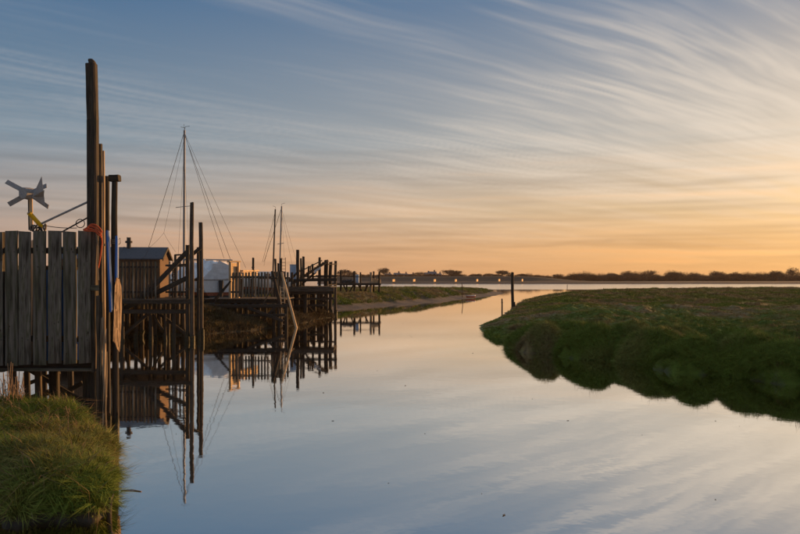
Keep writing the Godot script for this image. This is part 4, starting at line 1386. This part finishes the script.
func gangway_jetty() -> void:
	var d := 36.0
	var j := thing("gangway_jetty", "ramshackle dark jetty of many piles with a raised gangway", "jetty", Vector3(spot(312, 0, d).x, -.6, -d))
	var deck := spot(0, 287, d).y
	for x in steps(288, 333, 4.2):
		beam("deck_board", j, Vector3(spot(x, 0, d).x, deck, -d + .6), Vector3(spot(x, 0, d).x, deck, -d - 2.6), .19, .05, M.pile, 1, .05)
	beam("edge_beam", j, spot(286, 289.5, d - .7), spot(334, 289.5, d - .7), .2, .1, M.pile_b, 3)
	beam("fascia", j, spot(290, 293, d - .6), spot(334, 292.6, d - .6), .13, .08, M.pile, 3)
	beam("upper_beam", j, spot(287, 280.5, d), spot(337, 279.5, d), .13, .1, M.pile, 3)
	beam("upper_beam", j, spot(300, 276.5, d + 2), spot(337, 276, d + 2), .08, .08, M.pile, 3)
	# legs below the deck
	for s in [[289, 3.5, -.2], [292, 3, 1.4], [297, 4, 0], [301, 4, 2.0], [305.5, 4.5, -.4], [310, 3, 3], [314, 4, 1.2], [318, 3, 3.5], [322, 3.5, 2.5], [294.5, 3, .6], [299, 3, 3.2], [303.5, 3, 1.0], [308, 3.5, .8], [312, 3, 2.2]]:
		var dd: float = d + s[2]
		var a := spot(s[0] + rng.randf_range(-.8, .8), 0, dd)
		a.y = -.6
		var b := spot(s[0], 290, dd)
		pole("leg", j, a, b, s[1] * dd / 1500, s[1] * dd / 1600, M.pile, 7, 4, .15)
		weed(j, a, b, s[1] * dd / 1500, .4)
	for s in [[298, 296, 313, 312, .3], [312, 296, 300, 310, 1.5], [289, 300, 304, 292, .4], [306, 311, 326, 300, .8], [288, 306, 326, 305, -.3], [290, 312, 310, 298, 1.8], [314, 313, 325, 296, 2.4], [296, 299, 334, 298.5, -.4], [286, 284, 300, 270, .6], [300, 286, 316, 272, 1.6], [308, 281, 309, 266, 1.0], [313, 281, 312.5, 264, 2.2]]:
		beam("brace", j, spot(s[0], s[1], d + s[4]), spot(s[2], s[3], d + s[4]), .10, .07, M.pile, 2)
	# posts standing above it
	var ps := [[298.0, 3.6, 249.5, 36.0, "tallest thick post left of the sloping gangway"], [301.0, 2.2, 258, 37.0, "thin post tucked right of the tallest gangway post"], [303.6, 2.8, 256, 38.0, "medium post behind the foot of the gangway"], [319.6, 2.8, 257, 38.5, "post crossing behind the upper part of the gangway"], [326.2, 4.6, 259.5, 38.8, "thick left post of the three at the jetty's right end"], [330.6, 3.6, 261.5, 39.6, "middle post of the three at the jetty's right end"], [335.6, 2.8, 260.5, 40.4, "slim right post of the three at the jetty's right end"], [275.6, 2.4, 258.5, 35.0, "slim post under the two close masts, left one"], [278.4, 2.2, 263, 35.3, "slim short post under the two close masts, middle one"], [280.8, 2.6, 258, 35.6, "slim post under the two close masts, right one"], [292.0, 2.6, 272, 35.5, "short dark post below the pale blue box"]]
	for p in ps:
		var a := spot(p[0] + rng.randf_range(-.5, .5), 0, p[3])
		a.y = -.6
		var t := thing("jetty_post", p[4], "post", a, "posts at the gangway jetty")
		var w: float = p[1] * p[3] / 1500
		var sh := pole("shaft", t, a, spot(p[0], p[2], p[3]), w * 1.1, w * .92, M.pile_b if int(p[0]) % 2 else M.pile, 8, 6, .13)
		weed(t, a, spot(p[0], p[2], p[3]), w * 1.1, .5)
	beam("tie", j, spot(325, 264.5, 38.9), spot(336.5, 264, 40.2), .08, .05, M.pile, 2)
	beam("tie", j, spot(325, 285, 38.9), spot(336.5, 284.5, 40.2), .08, .05, M.pile, 2)
	# gangway
	var g := thing("gangway", "raised sloping gangway between the jetty posts", "gangway", spot(296, 283, d + .5))
	for s in [0.0, 1.1]:
		beam("stringer", g, spot(292, 284, d + .4 + s), spot(327, 261.5, d + 2.2 + s), .14, .07, M.pile, 3)
	for i in 13:
		var f := (i + .5) / 13
		var p := spot(292, 284, d + .4).lerp(spot(327, 261.5, d + 2.2), f) + Vector3(0, .08, 0)
		beam("tread", g, p + Vector3(0, 0, .08), p + Vector3(0, 0, -1.2), .1, .03, M.pile_b, 1)
	beam("handrail", g, spot(298, 272.5, d + .9), spot(322, 260.5, d + 1.9), .05, .05, M.pile_b, 2)
	for i in 3:
		var f := .25 + i * .27
		beam("baluster", g, spot(292, 284, d + .4).lerp(spot(327, 261.5, d + 2.2), f), spot(292, 284, d + .4).lerp(spot(327, 261.5, d + 2.2), f) + Vector3(0, .32, 0), .05, .05, M.pile, 1)
	var sc := thing("cloth_scrap", "pale scrap of sheeting hanging from the gangway", "sheet", spot(317, 271, d + 1.5))
	var st := new_st(true)
	for q in 4:
		for r in 3:
			var v := []
			for c in [[0, 0], [1, 0], [1, 1], [0, 1]]:
				var u: float = (q + c[0]) / 4.0
				var w: float = (r + c[1]) / 3.0
				v.append(spot(314.2 + u * 6.5, 270.5 - u * 4.0 + w * (3.2 - u * 1.0), d + 1.0 + .08 * sin(u * 9 + w * 3)) - sc.position)
			quad(st, v[0], v[1], v[2], v[3])
			quad(st, v[3] - Vector3(0, 0, .012), v[2] - Vector3(0, 0, .012), v[1] - Vector3(0, 0, .012), v[0] - Vector3(0, 0, .012))
	put("sheet", done(st), M.tarp, sc, Transform3D(Basis.IDENTITY, sc.position))
	# leaning spars and ladders
	var t := thing("leaning_spar", "pale pole leaning down to the water beside the ladder", "pole", Vector3(spot(296.5, 0, 30).x, -.3, -30))
	pole("shaft", t, spot(297.2, 331, 30.0), spot(281.6, 272, 30.5), .055, .045, M.fresh, 8, 4, .05)
	pole("heel", t, spot(297.9, 334, 29.98), spot(297.1, 330.6, 30.0), .065, .058, M.pile, 8, 1, .05)
	t = thing("leaning_spar", "dark post leaning left behind the pale pole", "pole", Vector3(spot(285, 0, 30.3).x, -.3, -30.3))
	pole("shaft", t, spot(286.2, 332, 30.3), spot(272.4, 271, 30.6), .075, .06, M.pile, 8, 4, .12)
	pole("crosspiece", t, spot(270.8, 279, 30.55), spot(278, 277.5, 30.5), .03, .03, M.pile, 6, 1)
	t = thing("ladder", "lower wooden ladder lit orange beside the leaning pole", "ladder", Vector3(spot(284, 0, 30.2).x, .05, -30.2), "ladders at the gangway jetty")
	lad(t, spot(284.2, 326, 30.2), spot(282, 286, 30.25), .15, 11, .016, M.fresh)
	t = thing("ladder", "thin upright ladder standing above the fence right of the masts", "ladder", Vector3(spot(283.6, 0, 37).x, .8, -37), "ladders at the gangway jetty")
	lad(t, spot(283.6, 284, 36), spot(283.8, 257.5, 36), .17, 8, .014, M.wood)
	# blue box
	var bx := thing("blue_cabinet", "pale blue upright cabinet left of the tallest gangway post", "cabinet", spot(293.3, 281, 37.5))
	var c0 := spot(293.3, 281, 37.5)
	var bodym := timber_mesh(spot(0, 265, 37.5).y - c0.y, .32, .3, 1, .02, 5)
	put("body", bodym, M.blue_box, bx, Transform3D(Basis(Vector3.UP, .3), c0))
	put("lid", timber_mesh(.03, .36, .34, 1, .02, 5), M.white, bx, Transform3D(Basis(Vector3.UP, .3), c0 + Vector3(0, spot(0, 265, 37.5).y - c0.y, 0)))
	put("stand", timber_mesh(.45, .2, .2, 1, .02, 5), M.pile, bx, Transform3D(Basis(Vector3.UP, .3), c0 - Vector3(0, .45, 0)))
	# small covered boat under the jetty
	var db := thing("dinghy", "small pale dinghy lying on the mud beyond the gangway jetty", "boat", Vector3(spot(306, 0, 46).x, .35, -46))
	var xf := Transform3D(Basis(Vector3.UP, .25).scaled(Vector3.ONE * .62), Vector3(spot(303, 0, 46).x, .78, -46))
	put("hull", hull_part(2.6, 1.1, -.35, .28, true), M.white, db, xf)
	put("gunwale", hull_part(2.63, 1.14, .285, .33, true), M.wood, db, xf)
	put("thwart", timber_mesh(.95, .2, .03, 1, .02, 3), M.wood, db, Transform3D(xf.basis * Basis(Vector3.RIGHT, PI / 2), xf * Vector3(1.1, .48, -.47)))

# ---------------------------------------------------------------- the far jetty
func far_jetty() -> void:
	var d := 59.0
	var deck := spot(0, 283.3, d).y
	var j := thing("far_jetty", "slender far jetty with braced legs, right of the gangway", "jetty", Vector3(spot(360, 0, d).x, 0, -d))
	for x in steps(334, 380.5, 3.1):
		beam("deck_board", j, Vector3(spot(x, 0, d).x, deck, -d + .2), Vector3(spot(x, 0, d).x, deck, -d - 1.8), .235, .05, M.pile_b, 1, .05)
	beam("edge_beam", j, spot(332, 284.4, d - .22), spot(381, 284.4, d - .22), .14, .1, M.pile, 3)
	for s in [[341, 270, 2.2, 0], [354.5, 271, 2.4, 0], [360.5, 272, 1.8, 1.5], [371, 272, 2.6, 0], [373.6, 271.2, 2.0, 1.5], [379.2, 271.4, 2.2, 0], [347, 284, 1.6, .2], [366, 284, 1.5, 1.4]]:
		var a := spot(s[0], 0, d + s[3])
		a.y = .1
		pole("leg", j, a, spot(s[0] + rng.randf_range(-.3, .3), s[1], d + s[3]), s[2] * d / 1500, s[2] * d / 1650, M.wood if s[0] == 371 else M.pile, 7, 4, .12)
	for s in [[343.5, 285, 348.5, 294.5], [353.5, 285, 348, 294.5], [358.5, 285, 363.5, 294], [368, 285, 363, 294]]:
		beam("brace", j, spot(s[0], s[1], d), spot(s[2], s[3], d), .11, .08, M.pile, 2)
	beam("handrail", j, spot(341, 276.5, d), spot(361, 277, d), .06, .05, M.pile, 2)
	beam("handrail", j, spot(361, 277, d), spot(379, 277, d), .05, .05, M.pile, 2)
	for k in 3:
		var t := thing("crate", ["left", "middle", "right"][k] + " of three orange-lit crates at the far jetty's end", "crate", spot(373.3 + 2.6 * k, 283, d + .7), "crates on the far jetty")
		var p := spot(373.3 + 2.6 * k, 283, d + .7)
		p.y = deck + .026
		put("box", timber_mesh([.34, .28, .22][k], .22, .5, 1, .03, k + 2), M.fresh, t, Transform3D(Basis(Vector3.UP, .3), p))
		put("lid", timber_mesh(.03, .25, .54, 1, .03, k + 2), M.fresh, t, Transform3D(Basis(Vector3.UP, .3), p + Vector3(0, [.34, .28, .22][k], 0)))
	var wb := thing("white_box", "small pale box standing on the far jetty between its posts", "box", spot(357, 283, d + 1))
	var q := spot(357.3, 283, d + 1)
	q.y = deck + .026
	put("body", timber_mesh(spot(0, 274.8, d).y - q.y, .26, .3, 1, .03, 2), M.blue_box, wb, Transform3D(Basis(Vector3.UP, .3), q))
	put("lid", timber_mesh(.04, .3, .34, 1, .03, 2), M.white, wb, Transform3D(Basis(Vector3.UP, .3), Vector3(q.x, spot(0, 274.8, d).y, q.z)))
	var bh := thing("tackle_heap", "dark heap of nets on the deck at the far jetty's left end", "tackle", spot(347, 283, d + .8))
	for k in 5:
		var ring := []
		for i in 12: ring.append(Vector3(spot(344.5 + k * 1.3, 0, d).x, deck + .08 + .06 * (k % 3), -d - .8) + Vector3(cos(TAU * i / 11) * .3, sin(i * 1.7) * .06, sin(TAU * i / 11) * .3))
		wire("coil", bh, ring, .09, M.steel, 6)

# ---------------------------------------------------------------- single small things
func small_things() -> void:
	# posts on the marsh bank's point
	var d := 47.0
	var a := Vector3(spot(512.6, 0, d).x, 0, -d)
	a.y = maxf(-.4, right_height(a.x, d)) - .3
	var t := thing("marsh_post", "tall dark post standing at the tip of the marsh bank", "post", a)
	pole("shaft", t, a, spot(512.4, 272, d), .10, .085, M.pile, 9, 6, .1)
	pole("stub", t, a + Vector3(.10, .1, .05), spot(514.2, 301.5, d), .10, .06, M.pile, 7, 2, .3)
	a = Vector3(spot(502, 0, 44).x, -.5, -44)
	t = thing("marsh_stake", "short dark stake in the water left of the tall marsh post", "post", a)
	pole("shaft", t, a, spot(502, 298.5, 44), .05, .042, M.pile, 7, 3, .15)
	put("collar", pole_mesh(.05, .055, .055, 7, 1, .05, 2), M.pile_b, t, Transform3D(Basis.IDENTITY, spot(502, 303, 44)))
	t = thing("withy", "thin stick standing at the edge of the low spit", "stick", Vector3(spot(462, 0, 74).x, 0, -74), "thin sticks marking the channel")
	wire("stick", t, [Vector3(spot(462.3, 0, 74).x, -.4, -74), spot(462.6, 290, 74), spot(461.8, 283, 74)], .035, M.pile, 5)
	t = thing("withy", "thin stick far off in the river right of the marsh post", "stick", Vector3(spot(567, 0, 110).x, 0, -110), "thin sticks marking the channel")
	wire("stick", t, [Vector3(spot(567, 0, 110).x, -.4, -110), spot(567.2, 284.5, 110)], .04, M.pile, 5)
	# red dinghy on the mud of the spit
	var p := Vector3(spot(466.5, 0, 73).x, 0, -73)
	p.y = left_height(p.x, 73) + .16
	t = thing("red_dinghy", "little red dinghy drawn up on the mud of the spit", "boat", p)
	var xf := Transform3D(Basis(Vector3.UP, .3).scaled(Vector3.ONE * .42), p)
	put("hull", hull_part(2.2, 1.0, -.2, .25, true), M.red, t, xf)
	put("gunwale", hull_part(2.23, 1.04, .255, .31, true), M.white, t, xf)
	# flecks of weed and reed adrift on the creek
	var adrift := []
	for k in 46:
		var dd := 6.0 * exp(rng.randf() * log(6.0))
		var x := rng.randf_range(-.35, .5) * dd
		if right_height(x, dd) > -.3 or near_height(x, dd) > -.3 or left_height(x, dd) > -.3: continue
		adrift.append([Vector3(x, .002, -dd), Vector3.UP, rng.randf_range(.5, 1.6), Color(.07, .055, .035) * rng.randf_range(.6, 1.3)])
	var fl := stuff("drift_flecks", "tiny flecks of weed floating on the calm creek", "weed")
	meadow("fleck", fl, timber_mesh(.003, .022, .007, 1, .6, 3), adrift)
	# floating stick by the foreground bank
	t = thing("drift_stick", "dark stick floating just right of the foreground bank", "stick", Vector3(spot(125, 489, 7.1).x, 0.0, -7.1))
	wire("stem", t, [Vector3(-2.62, .004, -7.05), Vector3(-2.52, .006, -7.06), Vector3(-2.42, .003, -7.02)], .005, M.stem, 5)
	t = thing("mud_stake", "short broken stake sticking out of the mud below the bank", "post", Vector3(-2.50, -.3, -6.35))
	pole("shaft", t, Vector3(-2.50, -.3, -6.35), Vector3(-2.44, .15, -6.34), .028, .02, M.pile_b, 7, 3, .25)
	pole("splinter", t, Vector3(-2.47, .06, -6.34), Vector3(-2.42, .18, -6.34), .012, .004, M.wood, 5, 1, .2)
